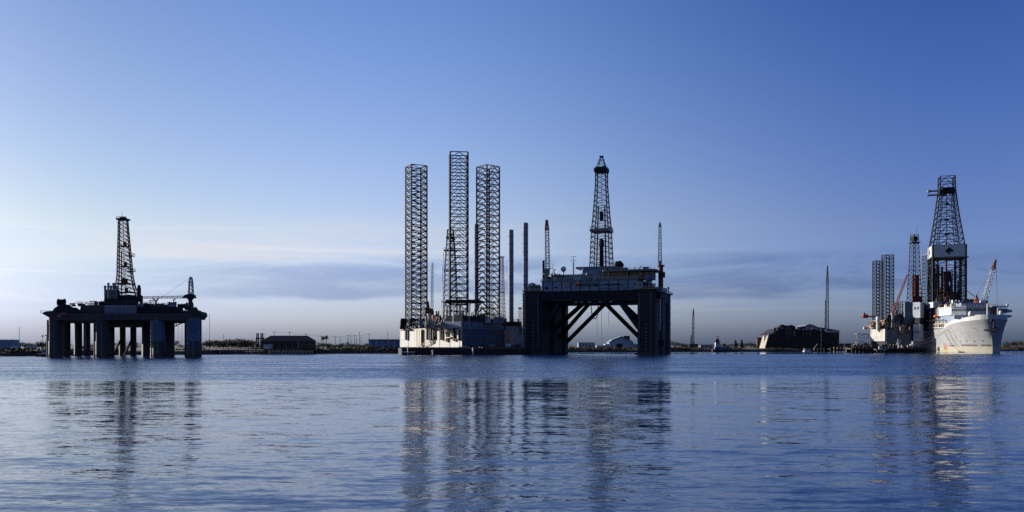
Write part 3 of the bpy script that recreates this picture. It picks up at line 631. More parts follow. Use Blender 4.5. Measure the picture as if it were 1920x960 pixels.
# ================================================================== second jack-up behind, on three pale cylindrical legs
o = P(945, 648, 690); o.z = 0
r2 = thing('jack_up_rig', 'dark rig behind the black barge with three pale cylindrical pipe legs', 'drilling rig', o); fr = Frame(o)
def pipe_leg(px, top, Y, d, bot=4.0):
    c = fr.p(px, 648, Y); zt = Z(top, Y); r = d / 2
    prof = [(r, -4), (r, bot)]; z = bot
    while z < zt - 6: prof += [(r, z + 4.8), (r * 1.10, z + 5.0), (r * 1.10, z + 5.6), (r, z + 5.8)]; z += 6.2
    prof += [(r, zt), (r * .8, zt + .05)]
    MB().lathe((c.x, c.y, 0), prof, 22).build('pipe_leg', 'pipe_paint', r2, 30)
pipe_leg(893, 420, 690, 3.6); pipe_leg(958, 431, 684, 4.0); pipe_leg(985, 418, 678, 4.2)
a, b = fr.p(905, 0, 680).x, fr.p(1004, 0, 680).x
MB().prism([(a, -14), (b - 6, -20), (b, -12), (b - 4, 24), (a - 6, 30)], 3, Z(612, 680)).build('hull', 'blue_grey', r2)
MB().bx(a + 8, a + 30, -10, 10, Z(612, 680), Z(603, 680)).build('accommodation_block', 'dark_steel', r2)
c = fr.p(940, 648, 676)
rs = rings_from(c.x, c.y, [(Z(612, 676), 5.2), (Z(540, 676), 3.6), (Z(484, 676), 2.4)], 18, R(20))
t_ = brace(MB(), rs, .12, 'X').build('derrick_lattice', 'rusty_steel', r2)
for i in range(4): chords(MB(), [[r[i]] for r in rs], .2).build('derrick_leg', 'red', t_)
for py in (482, 548): MB().box((c.x, c.y, Z(py, 676)), (4.6, 4.6, .5)).build('derrick_platform', 'rusty_steel', t_)
MB().ball(fr.p(941, 600, 672), 2.6).build('tank', 'clean_white', r2, 60)
c = fr.p(975, 612, 668)
rs = rings_from(c.x, c.y, [(c.z - 6, 2.2), (Z(579, 668), 1.6)], 9); t_ = chords(brace(MB(), rs, .1, 'X'), rs, .16).box((c.x, c.y, Z(578, 668)), (2.6, 2.6, 1.2)).build('lattice_mast', 'rusty_steel', r2)
MB().beam(fr.p(972, 620, 668), fr.p(972, 598, 668), .7, 8).build('exhaust_stack', 'dark_steel', r2)
MB().beam(fr.p(951, 642, 664), fr.p(960, 622, 664), .25).beam(fr.p(960, 622, 664), fr.p(966, 640, 664), .25).build('davit', 'pale_wall', r2)
clutter(r2, a + 2, b - 4, -16, 2, Z(612, 680), 14, 5, ['dark_steel', 'brown_hull', 'clean_white', 'rusty_steel', 'blue_grey'], 41)

# ================================================================== big black semi-submersible in the middle
o = P(1003, 648, 582); o.z = 0
YAW = R(-18)
sr = thing('semi_submersible_rig', 'huge black drilling rig on six square columns with diagonal bracing and a tall derrick', 'drilling rig', o, YAW); fr = Frame(o, YAW)
W, D = 74.0, 60.0
for i, x in enumerate((0, W)):
    for y in (0, D / 2, D):
        w = 6.0 if i == 0 else 5.6
        ob = MB().prism(rounded(x - w, x + w, y - 6, y + 6, 1.6), -4, 40.8).build('column', 'black_hull', sr, 30)
        for z in (9, 20.5, 32): MB().prism(rounded(x - w - .25, x + w + .25, y - 6.25, y + 6.25, 1.7), z, z + .35).build('column_band', 'black_hull', ob)
for x, w in ((0, 6.0), (W, 5.6)):
    for y in (15, 45): MB().bx(x - w * .75, x + w * .75, y - 9.2, y + 9.2, -4, 36).build('column_wall', 'black_hull', sr)
for x in (0, W): MB().prism(rounded(x - 8, x + 8, -14, D + 14, 5), -6, -1.6).build('pontoon', 'black_hull', sr)
MB().bx(-5.2, W + 5.0, -4.6, D + 5, 34.2, 40.6).build('box_girder', 'black_hull', sr)
MB().bx(6.2, W - 5.8, -5.4, D + 5.4, 40.6, 47.2).build('main_deck', 'blue_grey', sr)
MB().bx(5.4, W - 5, -6.2, D + 6, 47.2, 47.7).build('deck_edge', 'grey_steel', sr)
for y, xb_, zb_, xt_, r in ((0, 5.5, 17, 18, 1.9), (0, W - 5.2, 17, 56, 2.0), (D / 2, 5.5, 17.2, 26, 1.6), (D / 2, W - 5.2, 18, 51, 1.6), (45, 5.5, 12, 26, 1.45), (D, 5.5, 7.6, 33.5, 1.5), (D, W - 5.2, 1.0, 35, 1.5)):
    MB().beam((xb_, y, zb_), (xt_, y, 34.8), r, 14).build('brace', 'black_hull', sr, 40)
# pale caisson pipe on the left corner, ladder-like guides on columns
MB().path([(-6.7, -4.4, -1), (-6.7, -4.4, 40)], .55, 10).build('caisson_pipe', 'galvanised', sr, 40)
MB().path([(-5.2, -6.3, 1), (-5.2, -6.3, 40)], .25, 6).build('caisson_pipe', 'rusty_steel', sr)
mb = MB().bx(-8.4, -4, -8, -5, 1.4, 1.8); rail(mb, [(-8.4, -8, 1.8), (-4, -8, 1.8)], 1.0, 1.5, .07); mb.build('boat_landing', 'pale_timber', sr)
# windlass platforms standing on the corner columns
for x in (0, W):
    for y in (0, D):
        MB().prism(rounded(x - 7, x + 7, y - 7, y + 7, 1.2), 40.8, 41.4).build('winch_platform', 'tan', sr)
        q = random.Random(int(x + y))
        for k in range(7):
            xx = x - 5.5 + k * 1.8; hh = q.uniform(2.2, 4.6)
            MB().lathe((xx, y - 5.2, 41.4), [(.45, 0), (.45, hh * .7), (.75, hh * .75), (.75, hh), (.3, hh * 1.05)], 10).build('winch_post', q.choice(['cream', 'tan', 'grey_steel', 'rusty_steel']), sr, 40)
        MB().beam((x - 3, y + 1, 43.6), (x + 3, y + 1, 43.6), 1.9, 14).bx(x - 3.4, x + 3.4, y - .6, y + 2.6, 41.4, 43).build('anchor_windlass', 'dark_steel', sr, 40)
ob = MB().ball((-1.6, -1, 43.4), 3.4, 18).build('storage_dome', 'blue_grey', sr, 60)
mb = MB(); rail(mb, [(-6.5, -6.9, 41.4), (6.5, -6.9, 41.4)], 1.2, 2, .09); rail(mb, [(6, -6.1, 47.7), (W - 5.5, -6.1, 47.7)], 1.3, 3, .09); rail(mb, [(W - 6.5, -6.9, 41.4), (W + 6.5, -6.9, 41.4), (W + 6.9, D + 6, 41.4)], 1.2, 3, .09)
mb.build('railing', 'galvanised', sr)
# derrick on its substructure
dx, dy = 38.0, 30.0
MB().prism([(26, 12), (52, 12), (52, 46), (26, 46)], 47.6, 56.5, [(29, 15), (49, 15), (49, 43), (29, 43)]).build('substructure', 'blue_grey', sr)
MB().bx(24, 51, 14, 44, 56.5, 57.7).build('drill_floor', 'grey_steel', sr)
MB().bx(28, 34, 12.5, 14, 49, 53).build('door_panel', 'pale_wall', sr)
prof = [(57.8, 13.4), (83, 11.4), (94.9, 9.4), (112.9, 7.1), (123.7, 6.8)]
rs = rings_from(dx, dy, prof, 19, 0)
der = brace(MB(), rs, .17, 'X').build('derrick_lattice', 'dark_steel', sr)
for i in range(4): chords(MB(), [[r[i]] for r in rs], .36, 6).build('derrick_leg', 'dark_steel', der)
for z, w_, h_ in ((83, 13.4, 1.7), (123.2, 8.6, 1.6)):
    mb = MB().box((dx, dy, z), (w_, w_, h_)); rail(mb, [(dx - w_ / 2, dy - w_ / 2, z + h_ / 2), (dx + w_ / 2, dy - w_ / 2, z + h_ / 2), (dx + w_ / 2, dy + w_ / 2, z + h_ / 2)], 1.5, 1.6, .1); mb.build('derrick_platform', 'grey_steel' if z < 100 else 'dark_steel', der)
MB().prism([(dx - 4.6, dy - 4.6), (dx + 4.6, dy - 4.6), (dx + 4.6, dy + 4.6), (dx - 4.6, dy + 4.6)], 124, 126, [(dx - 3.2, dy - 3.2), (dx + 3.2, dy - 3.2), (dx + 3.2, dy + 3.2), (dx - 3.2, dy + 3.2)]).build('crown_block', 'dark_steel', der)
rs = rings_from(dx, dy, [(126, 5.6), (133, 1.4)], 3, 0); chords(brace(MB(), rs, .16, 'Z'), rs, .26).box((dx, dy, 133.2), (2.4, 2.4, .8)).build('gin_pole_frame', 'dark_steel', der)
MB().box((dx, dy, 93), (2.2, 2.0, 6)).beam((dx, dy, 96), (dx, dy, 123), .14).build('travelling_block', 'dark_steel', der)
MB().lathe((dx, dy, 58), [(1.6, 0), (1.3, 14), (1.9, 15), (1.5, 19), (.2, 20)], 12).build('drill_pipe_stand', 'dark_steel', der, 40)
for sx_ in (-1, 1): MB().beam((dx + sx_ * 3.2, dy - 1, 58), (dx + sx_ * 2.2, dy, 100), .5, 8).build('standpipe', 'dark_steel', der, 40)
for c in ((51.5, 24, 60), (52.8, 22, 58.8), (50.5, 20, 59.4)): MB().ball(c, 2.0, 12).build('tank', 'dark_steel', sr, 60)
# deck houses, pipe deck and helideck
MB().bx(9, 24, 1, 26, 47.7, 50.6).build('accommodation_block', 'pale_wall', sr); MB().bx(11, 22, 0.2, 20, 50.6, 51.6).build('walkway', 'dark_steel', sr)
MB().bx(22, 33, -3.8, 10, 47.7, 51.4).build('accommodation_block', 'pale_wall', sr)
for k in range(6): MB().bx(23 + k * 1.6, 24 + k * 1.6, -3.88, -3.803, 49.6, 50.6).build('window', 'glass', sr)
hd = MB().prism(rounded(45, 80, -5, 17, 4), 52.6, 53.6).build('helideck', 'grey_steel', sr)
mb = MB()
for k in range(9):
    x = 46 + k * 4; mb.beam((x, -3.5, 47.6), (x, -3.5, 52.6), .25, 6)
    if k % 2: mb.beam((x, -3.5, 47.6), (x + 4, -3.5, 52.6), .2, 6)
mb.build('helideck_bracing', 'tan', hd)
MB().bx(46.5, 62, -2.6, 14, 47.7, 52.5).build('pipe_store', 'tan', sr); MB().bx(62.3, 77, -1, 14, 47.7, 52.4).build('accommodation_block', 'tan', sr)
MB().ball((75.5, -3.6, 47.6), 2.7, 14).build('tank', 'blue_column', sr, 60)
mb = MB()
for k in range(14): mb.beam((45.5 + k * 2.6, -5.1, 53.6), (45.5 + k * 2.6, -5.1, 54.5), .08)
mb.path([(45.5, -5.1, 54.4), (79.5, -5.1, 54.4)], .08).build('railing', 'grey_steel', hd)
q = random.Random(88)                                        # ribs, lockers and pipe runs on the front of the deck
for k in range(30):
    x = 7 + k * 2.05
    if k % 3 == 0: MB().bx(x, x + .3, -5.75, -5.42, 40.8, 47.0).build('deck_rib', 'dark_steel', sr)
    elif q.random() < .62:
        z = q.uniform(41.4, 45.2); MB().bx(x - .2, x + q.uniform(.7, 1.5), -5.9, -5.42, z, z + q.uniform(.7, 2.0)).build('deck_locker', q.choice(['dark_steel', 'grey_steel', 'pale_wall', 'rusty_steel', 'dark_steel']), sr)
MB().path([(24, -5.9, 45.8), (44, -5.9, 45.8), (44, -5.9, 42), (66, -5.9, 42)], .22, 6).build('pipe_run', 'grey_steel', sr)
for x0_, x1_ in ((29, 44), (47, 58)): MB().bx(x0_, x1_, -7.2, -5.6, 44.2, 44.6).build('walkway', 'dark_steel', sr)
for x in (-4.5, 3.8, W - 4.2, W + 3.2): MB().path([(x, -6.35, 2), (x, -6.35, 39)], .16, 6).build('ladder', 'grey_steel', sr)
for x in (0.5, W): 
    for k in range(8): MB().bx(x - .5, x + .4, -6.12, -6.003, 3 + k * 2.2, 3.7 + k * 2.2).build('draught_mark', 'grey_steel', sr)
for x in (1.5, W - 1): MB().prism(rounded(x - 6.4, x + 6.2, -6.5, 5, 1.6), -1, 1.1).build('waterline_fender', 'rusty_steel', sr)
mb = MB()                                                  # open trusswork under the deck edge
for k in range(14):
    x = 7 + k * 4.5; mb.beam((x, -6.4, 40.6), (x + 2.25, -6.4, 36.4), .22).beam((x + 2.25, -6.4, 36.4), (x + 4.5, -6.4, 40.6), .22)
mb.beam((7, -6.4, 36.4), (68, -6.4, 36.4), .22).build('deck_truss', 'dark_steel', sr)
# cranes
c = Vector((7.0, 3.0, 47.7))
cr = MB().lathe(c, [(1.5, 0), (1.4, 4.2), (2.2, 4.5), (2.2, 5.4)], 14).build('crane', 'cream', sr, 40)
MB().box(c + Vector((.2, 0, 7)), (3.4, 3.4, 3)).build('crane_cab', 'grey_steel', cr)
ztop = Z(432, 586)
boom(c + Vector((.8, 0, 8)), (c.x + .4, c.y, ztop), 2.6, 2.0, 14, .2, (0, 1, 0)).build('boom', 'galvanised', cr)
boom((c.x + .4, c.y, ztop), (c.x + .2, c.y, Z(414, 586)), 2.0, .8, 4, .4, (0, 1, 0)).build('boom_tip', 'red', cr)
MB().beam((c.x - 2.0, c.y, 47), (c.x - 2.0, c.y, Z(489, 586)), .75, 10).build('crane_post', 'dark_steel', cr, 40)
for z in (52, 56): MB().box((c.x + 3.2, c.y, z), (2.6, 1.6, .25)).beam((c.x + 4.4, c.y, z), (c.x + 4.4, c.y, z + 3.5), .16).build('access_platform', 'dark_steel', cr)
c = Vector((81.0, 9.0, 47.7))
cr = MB().lathe(c, [(1.6, -6), (1.5, 8), (2.4, 8.4), (2.4, 9.2)], 14).build('crane', 'rusty_steel', sr, 40)
MB().box(c + Vector((.6, 0, 3)), (4.0, 3.4, 3.4)).build('crane_cab', 'rusty_steel', cr)
boom(c + Vector((-.3, 0, 9)), (c.x - .5, c.y, Z(490, 568)), 1.7, 1.6, 6, .2, (0, 1, 0)).build('boom', 'rusty_steel', cr)
boom((c.x - .5, c.y, Z(490, 568)), (c.x - .5, c.y, Z(426, 568)), 1.9, 1.3, 12, .19, (0, 1, 0)).build('boom', 'galvanised', cr)
boom((c.x - .5, c.y, Z(426, 568)), (c.x - .5, c.y, Z(418, 568)), 1.5, .3, 2, .25, (0, 1, 0)).build('boom_tip', 'dark_steel', cr)
# satellite dome, radio mast, vents
c = Vector((17.2, 8, 51.4)); dm = MB().beam(c, c + Vector((0, 0, 3.2)), .45, 8).build('satellite_dome', 'clean_white', sr); MB().ball(c + Vector((0, 0, 4.6)), 1.9, 16).build('radome', 'clean_white', dm, 60)
c = Vector((24.5, 6, 51)); ms = MB().beam(c, c + Vector((0, 0, 8.5)), .4, 8).beam(c + Vector((0, 0, 8)), c + Vector((0, 0, 13)), .2).build('radio_mast', 'galvanised', sr)
for z, l in ((12.8, 2.0), (10.4, 2.2), (9.0, .8)): MB().beam(c + Vector((-l, 0, z)), c + Vector((l, 0, z)), .14).build('aerial', 'dark_steel', ms)
clutter(sr, 8, 44, -4.6, 4, 47.7, 28, 3.8, ['pale_wall', 'grey_steel', 'dark_steel', 'tan', 'cream', 'clean_white'], 51)
clutter(sr, 9, 36, 8, 26, 47.7, 16, 7.5, ['grey_steel', 'pale_wall', 'dark_steel'], 52)
clutter(sr, 46, 76, -3, 6, 53.7, 9, 1.6, ['pale_wall', 'grey_steel', 'tan'], 54)
clutter(sr, 26, 50, 10, 13, 52, 5, 5, ['grey_steel', 'blue_grey', 'dark_steel'], 53)
# right-hand overhanging platform with a hanging pipe
MB().bx(W + 5.2, W + 9.5, -2, 20, 39.5, 42.2).build('side_platform', 'grey_steel', sr); MB().bx(W + 5.2, W + 8.5, 0, 18, 35.8, 39.4).build('side_platform', 'dark_steel', sr)
MB().path([(W + 7.6, 2, 39), (W + 7.6, 2, 20), (W + 7.2, 2, 15)], .5, 8).build('riser_pipe', 'galvanised', sr)
MB().path([(W + 6.6, 12, 39), (W + 6.4, 12, 8)], .2, 6).build('hanging_cable', 'dark_steel', sr)
MB().box((W + 7, 14, 7), (3.4, 6, 3.4)).build('fender_frame', 'dark_steel', sr)
# hoses and wires hanging under the box girder
mb = []
for k in range(13): t = k / 12; mb.append(Vector((33 + 5.2 * t, 20, 34.4 - 11 * math.sin(math.pi * min(1, max(0, t))) ** .35)))
MB().path(mb, .3, 6).build('hanging_hose', 'rubber', sr)
for x, y, z in ((40.5, 20, 9), (36.5, 24, 12), (44, 26, 18)): MB().path([(x, y, 34.4), (x - .4, y, 24), (x - .1, y, z)], .1).build('hanging_cable', 'dark_steel', sr)
for x in (27, 31, 36, 43, 50): MB().beam((x, -2, 33.6), (x + 2.2, -2, 33.6), .7, 10).build('pipe_flange', 'pale_wall', sr, 40)

# lifeboats hang from davits: things of their own
def lifeboat(loc, yaw, s, label, m='orange'):
    t = thing('lifeboat', label, 'lifeboat', loc, yaw, 'enclosed orange lifeboats')
    rgs = []
    for k in range(9):
        u_ = k / 8; x = (u_ - .5) * 6 * s; w = (max(.02, math.sin(math.pi * u_)) ** .5) * 1.25 * s
        rgs.append([Vector((x, w * math.cos(a_), .95 * s + w * (.75 if math.sin(a_) > 0 else .85) * math.sin(a_))) for a_ in [2 * math.pi * j / 16 for j in range(17)]])
    MB().loft(rgs).build('hull', m, t, 50)
    MB().bx(-.8 * s, 1.0 * s, -.55 * s, .55 * s, 1.7 * s, 2.25 * s, .15 * s, .1 * s).build('cabin', m, t)
    MB().bx(-2.6 * s, 2.6 * s, -1.28 * s, 1.28 * s, .9 * s, 1.02 * s, .2, .1).build('gunwale', 'clean_white', t)
    for k in (-1, 1): MB().beam((k * 1.9 * s, 0, 1.8 * s), (k * 1.9 * s, 0, 3.6 * s), .1).build('fall_wire', 'dark_steel', t)
    return t
wl = Vector(o) + Matrix.Rotation(YAW, 3, 'Z') @ Vector((31, -8.6, 44.2))
lifeboat(wl, YAW + R(60), .72, 'small red orange lifeboat slung on the front edge of the big black rig')
# ================================================================== white drillship, bow towards the right of the picture
o = Vector((374, 690, 0)); YS = -math.atan(.09)
ds = thing('drillship', 'rust streaked white drillship with a giant derrick amidships, bow on at the far right', 'ship', o, YS); fr = Frame(o, YS)
M['bulwark_white'] = mat('bulwark_white_paint', (0.33, 0.33, 0.325), 0.6, col2=(0.22, 0.18, 0.14), streak=.5, scale=.5)
hm = mat('ship_white_paint', (0.215, 0.22, 0.225), 0.65, col2=(0.16, 0.14, 0.12), streak=0.45, scale=0.3)
nt = hm.node_tree; N = nt.nodes; Lk = nt.links; b = N['Principled BSDF']
src = b.inputs['Base Color'].links[0].from_socket
tc = nd('ShaderNodeTexCoord'); sp = nd('ShaderNodeSeparateXYZ'); Lk.new(tc.outputs['Object'], sp.inputs[0])
nz = nd('ShaderNodeTexNoise'); nz.inputs['Scale'].default_value = .35; nz.inputs['Detail'].default_value = 7; Lk.new(tc.outputs['Object'], nz.inputs['Vector'])
wz = mth('ADD', sp.outputs[2], mth('MULTIPLY', mth('SUBTRACT', nz.outputs[0], .5), 5))
c = mixc(mth('MULTIPLY', mth('SUBTRACT', 1, sstep(wz, 3.4, 5.4)), .75), src, (.36, .33, .22))                      # scum band at the waterline
d_ = mth('ADD', mth('POWER', mth('DIVIDE', mth('SUBTRACT', sp.outputs[1], 46), 5.5), 2), mth('POWER', mth('DIVIDE', mth('SUBTRACT', wz, 4.6), 4.6), 2))
st_n = nd('ShaderNodeTexNoise'); st_n.inputs['Scale'].default_value = 1; st_n.inputs['Detail'].default_value = 6; st_m = nd('ShaderNodeMapping'); st_m.inputs['Scale'].default_value = (.9, .9, .16); Lk.new(tc.outputs['Object'], st_m.inputs[0]); Lk.new(st_m.outputs[0], st_n.inputs['Vector'])
c = mixc(mth('MULTIPLY', mth('SUBTRACT', 1, sstep(d_, .1, 1.3)), sstep(st_n.outputs[0], .34, .58)), c, (.25, .105, .035))                                             # one broad rust stain
Lk.new(c, b.inputs['Base Color']); M['ship_white'] = hm; plating(hm, 6.0, 2.4, .72, (.16, .075, .03), .62)
st = [(0, .25, 4.5, 26.5), (2, 2.4, 8.5, 26.3), (5, 5.0, 11.5, 26), (9, 8.2, 14.5, 25.6), (14, 11.8, 16.8, 25.2), (20, 14.6, 18, 24.6), (28, 16.8, 18.2, 24), (40, 18, 18.2, 22.6), (48, 18, 18.2, 20.2), (70, 18, 18.2, 19.4), (150, 18, 18.2, 19.4), (162, 14, 17, 20), (170, 5, 14, 20.5)]
def sec(L, wl, dk, zd):
    pts = []
    hs = [(-4.5, .72), (-1, .95), (1.5, 1.0), (5, None), (10, None), (15, None), (20, None), (zd, None)]
    half = []
    for z, k in hs:
        z = min(z, zd)
        half.append((wl * k if k else wl + (dk - wl) * ((max(0, z - 1.5)) / (zd - 1.5)) ** 1.7, z))
    rake = lambda z: -3.2 * max(0, z) / 26 * max(0, 1 - L / 14)
    return [Vector((x, L + rake(z), z)) for x, z in half] + [Vector((-x, L + rake(z), z)) for x, z in reversed(half)]
MB().loft([sec(*s_) for s_ in st]).build('hull', 'ship_white', ds, 38)
def edge(L, side, out=0.0):
    for s0, s1 in zip(st, st[1:]):
        if s0[0] <= L <= s1[0]:
            t = (L - s0[0]) / (s1[0] - s0[0]); dk = s0[2] + (s1[2] - s0[2]) * t; zd = s0[3] + (s1[3] - s0[3]) * t
            return Vector((side * (dk + out), L - 3.2 * max(0, 1 - L / 14), zd))
for side in (-1, 1):                                       # white bulwark round the bow, dipping in three scallops
    lo, hi, lo2, hi2 = [], [], [], []
    for k in range(41):
        L = .2 + k * 1.18; p_ = edge(L, side); q_ = edge(L, side, -.5); h = 1.6 + 1.3 * abs(math.sin(L * .15 + .5)) + (.9 if L < 6 else 0)
        lo.append(p_ + Vector((side * .06, 0, -.5))); hi.append(p_ + Vector((side * .06, 0, h))); lo2.append(q_ + Vector((0, 0, -.5))); hi2.append(q_ + Vector((0, 0, h)))
    MB().loft([lo, hi, hi2, lo2], cap=False).build('bulwark', 'bulwark_white', ds)
p0, p1 = edge(.2, -1), edge(.2, 1)
MB().bx(p0.x, p1.x, p0.y - .1, p0.y + .5, 26, 29.6).build('bulwark', 'bulwark_white', ds)
# anchor ledge, hawse pipes, fender strips, dark door at the waterline
MB().prism([(-6.5, -1), (1.2, -6.2), (3, -5), (3, 0), (-6, 3)], 17.2, 18.4).build('anchor_ledge', 'dark_steel', ds)
MB().beam((-1.0, -4.4, 24), (-1.6, -5.0, 18.6), .5, 8).beam((-3.2, -4.6, 19.6), (.6, -5.8, 19.6), .45, 8).ball((-1.6, -5.2, 19.4), .9, 10).build('anchor', 'black_hull', ds, 40)
MB().lathe((-2.4, -3.8, 24.4), [(1.0, 0), (1.2, .8), (1.0, 1.6)], 12).build('hawse_pipe', 'dark_steel', ds, 40)
def hullpt(L, z, out=.12):
    for s0, s1 in zip(st, st[1:]):
        if s0[0] <= L <= s1[0]:
            t = (L - s0[0]) / (s1[0] - s0[0]); wl = s0[1] + (s1[1] - s0[1]) * t; dk = s0[2] + (s1[2] - s0[2]) * t; zd = s0[3] + (s1[3] - s0[3]) * t
            x = wl + (dk - wl) * (max(0, z - 1.5) / (zd - 1.5)) ** 1.7
            return Vector((-(x + out), L - 3.2 * max(0, z) / 26 * max(0, 1 - L / 14), z))
for L0, L1, z in ((1.0, 6, 6.0), (9, 20, 6.0), (30, 37, 5.6)):
    MB().path([hullpt(L0 + (L1 - L0) * k / 6, z, .2) for k in range(7)], .42, 6).build('fender_strip', 'rusty_steel', ds)
for L in (10, 15.5, 21, 5): MB().beam(hullpt(L, 9.2, -.2), hullpt(L, 9.2, .25), .5, 10).build('hawse_pipe', 'dark_steel', ds, 40)
MB().box((-18.05, 60, 2.6), (.5, 4.5, 3.6)).build('hull_door', 'black_hull', ds)
for L0, z0, L1, z1 in ((34, 21, 18, 3), (40, 20, 24, 2), (30, 3, 46, 16)):
    MB().path([hullpt(L0 + (L1 - L0) * k / 8, z0 + (z1 - z0) * k / 8, .12) for k in range(9)], .055).build('hull_cable', 'rusty_steel', ds)
# bridge and accommodation across the bow
MB().prism([(-17, 30), (-8, 26), (8, 26), (17, 30), (17, 62), (-17, 62)], 24, 30.6).build('accommodation_block', 'blue_grey', ds)
hb = MB().prism([(-18, 33), (-9, 27), (9, 27), (17.6, 33), (17.6, 60), (-18, 60)], 30.6, 37).build('bridge', 'pale_wall', ds)
MB().prism([(-18.8, 32.6), (-9.2, 26.2), (9.2, 26.2), (18.4, 32.6), (18.4, 61), (-18.8, 61)], 37, 37.6).build('bridge_roof', 'clean_white', hb)
MB().prism([(-18.6, 32.8), (-9.2, 26.4), (9.2, 26.4), (18.2, 32.8), (18.2, 61), (-18.6, 61)], 30.5, 31).build('walkway', 'clean_white', hb)
for k in range(16):
    x = -8.4 + k * 1.12; MB().bx(x - .42, x + .42, 26.88, 26.997, 33.6, 35.6).build('window', 'glass', hb)
for k in range(7):
    t = (k + .5) / 7; a_ = Vector((-9 - 9 * t, 27 + 6 * t, 34.6)); n_ = Vector((-.555, -.832, 0)); t_ = Vector((-.832, .555, 0))
    MB().add([a_ + n_ * .05 + t_ * sx_ + Vector((0, 0, sz_)) for sx_, sz_ in ((-.45, -1), (.45, -1), (.45, 1), (-.45, 1))] + [a_ - n_ * .3 + t_ * sx_ + Vector((0, 0, sz_)) for sx_, sz_ in ((-.45, -1), (.45, -1), (.45, 1), (-.45, 1))], [(0, 1, 2, 3), (7, 6, 5, 4), (0, 4, 5, 1), (1, 5, 6, 2), (2, 6, 7, 3), (3, 7, 4, 0)]).build('window', 'glass', hb)
for x in (-13.6, -4, 3, 12): MB().box((x, 26 + abs(x) * .0 + (1.9 if abs(x) > 8 else -.04), 27.2), (.9, .1, .9)).build('window', 'glass', ds)
for x in (-11.5, -10): MB().box((x, 26.9, 27.4), (1.0, 1.2, 2.2)).build('door', 'clean_white', ds)
MB().bx(-10, 10, 34, 56, 37.6, 40.5).build('wheelhouse_top', 'blue_grey', ds)
mb = MB(); rail(mb, [(-18.4, 33, 37.6), (-9, 26.6, 37.6), (9, 26.6, 37.6), (18, 33, 37.6)], 1.2, 2, .08); mb.build('railing', 'galvanised', hb)
MB().bx(-6, 4, 12, 20, 25, 28.6).build('forecastle_house', 'clean_white', ds)
for x, y, r_, zb in ((-10, 16, 1.9, 29.4), (12.5, 15, 1.9, 29.8)):
    dm = MB().beam((x, y, 24.6), (x, y, zb), .9, 10).build('satellite_dome', 'blue_grey', ds, 40); MB().ball((x, y, zb + 1.4), r_, 16, (1, 1, 1.25)).build('radome', 'clean_white', dm, 60)
for x, y, h in ((2, 14, 14.5), (9.3, 12.5, 10.5)): MB().beam((x, y, 24.6), (x, y, 24.6 + h), .55, 10).beam((x - 1.2, y, 24.4 + h), (x + 1.2, y, 24.4 + h), .18).build('foremast', 'clean_white', ds, 40)
# wing platforms hanging out over the right side
MB().prism([(8, 20), (20, 20), (22.5, 25), (20, 33), (8, 33)], 36.6, 37.2).build('helideck', 'grey_steel', ds)
MB().extr([(14, 30), (19, 31.5), (24.5, 32.6), (24.5, 34), (19, 35.2), (14, 35.4)], 22, 31).build('wing_platform', 'blue_grey', ds)
MB().extr([(14, 25), (17, 27.5), (20.5, 28.4), (20.5, 29.6), (14, 30)], 14, 24).build('wing_platform', 'grey_steel', ds)
MB().ball((21.5, 24, 38.2), 1.1, 12).build('radome', 'clean_white', ds, 60)
mb = MB(); rail(mb, [(8, 20, 37.2), (20, 20, 37.2), (22.5, 25, 37.2)], 1.2, 2, .08); mb.build('railing', 'grey_steel', ds)
mb = MB()
for k in range(6): mb.beam((14 + k * 1.1, 22, 30.8 + .3 * k), (14.6 + k * 1.1, 20.4, 36.6), .14)
mb.build('helideck_bracing', 'dark_steel', ds)
# white davit frames and orange lifeboat along the sunny rail
for k in range(6):
    y = 46 + k * 7; MB().beam((-17.6, y, 19.4), (-17.6, y, 26.5), .42, 6).beam((-17.6, y, 26.3), (-20.2, y, 27.6), .38, 6).beam((-17.6, y + 3.4, 19.4), (-17.6, y + 3.4, 24), .3, 6).build('davit', 'cream', ds)
MB().bx(-18.2, -17.2, 45, 88, 23.6, 24.2).build('boat_deck', 'cream', ds); MB().bx(-18.4, -17.4, 44, 92, 20.6, 21.1).build('walkway', 'clean_white', ds)
MB().beam((-17.8, 79, 19.4), (-17.8, 79, 34), .4, 8).ball((-17.8, 79, 34.4), .9, 10).build('lamp_post', 'clean_white', ds, 40)
wl = Vector(o) + Matrix.Rotation(YS, 3, 'Z') @ Vector((-19.6, 63, 29.4))
lifeboat(wl, YS + R(60), 1.15, 'bright orange lifeboat hanging in davits on the side of the white drillship')
MB().bx(-17, -6, 58, 74, 30.6, 34).build('accommodation_block', 'cream', ds)
clutter(ds, -16, -2, 44, 58, 37.6, 7, 3.4, ['cream', 'clean_white', 'tan'], 61)
# machinery house and derrick substructure
MB().bx(-17.5, 17, 66, 128, 19.4, 37).build('machinery_house', 'dark_steel', ds)
MB().bx(-16, 15.5, 70, 122, 37, 43.5).build('machinery_house', 'blue_column', ds)
MB().bx(-21, -13.5, 64, 74, 38, 42.8).build('doghouse', 'pale_wall', ds); MB().bx(-17.4, -13, 62, 66, 19.4, 38).build('machinery_house', 'grey_steel', ds)
MB().bx(-3, 9, 62, 66, 37.4, 40.6).build('doghouse', 'blue_grey', ds)
MB().bx(10, 24, 84, 110, 37, 46).build('pipe_rack', 'dark_steel', ds); MB().beam((24, 84, 46), (14, 84, 54), .3).build('davit', 'dark_steel', ds)
DY = R(-12)
def dsq(cx, cy, w_, yaw, z): return sq(cx, cy, w_, yaw, z)
prof = [(39.8, 26.0), (92.8, 26.0)]
rs = rings_from(0, 90, prof, 6, DY)
der = brace(MB(), rs, .34, 'X').build('derrick_lattice', 'dark_steel', ds)
for i in range(4): chords(MB(), [[r[i]] for r in rs], 1.0, 6).build('derrick_leg', 'dark_steel', der)
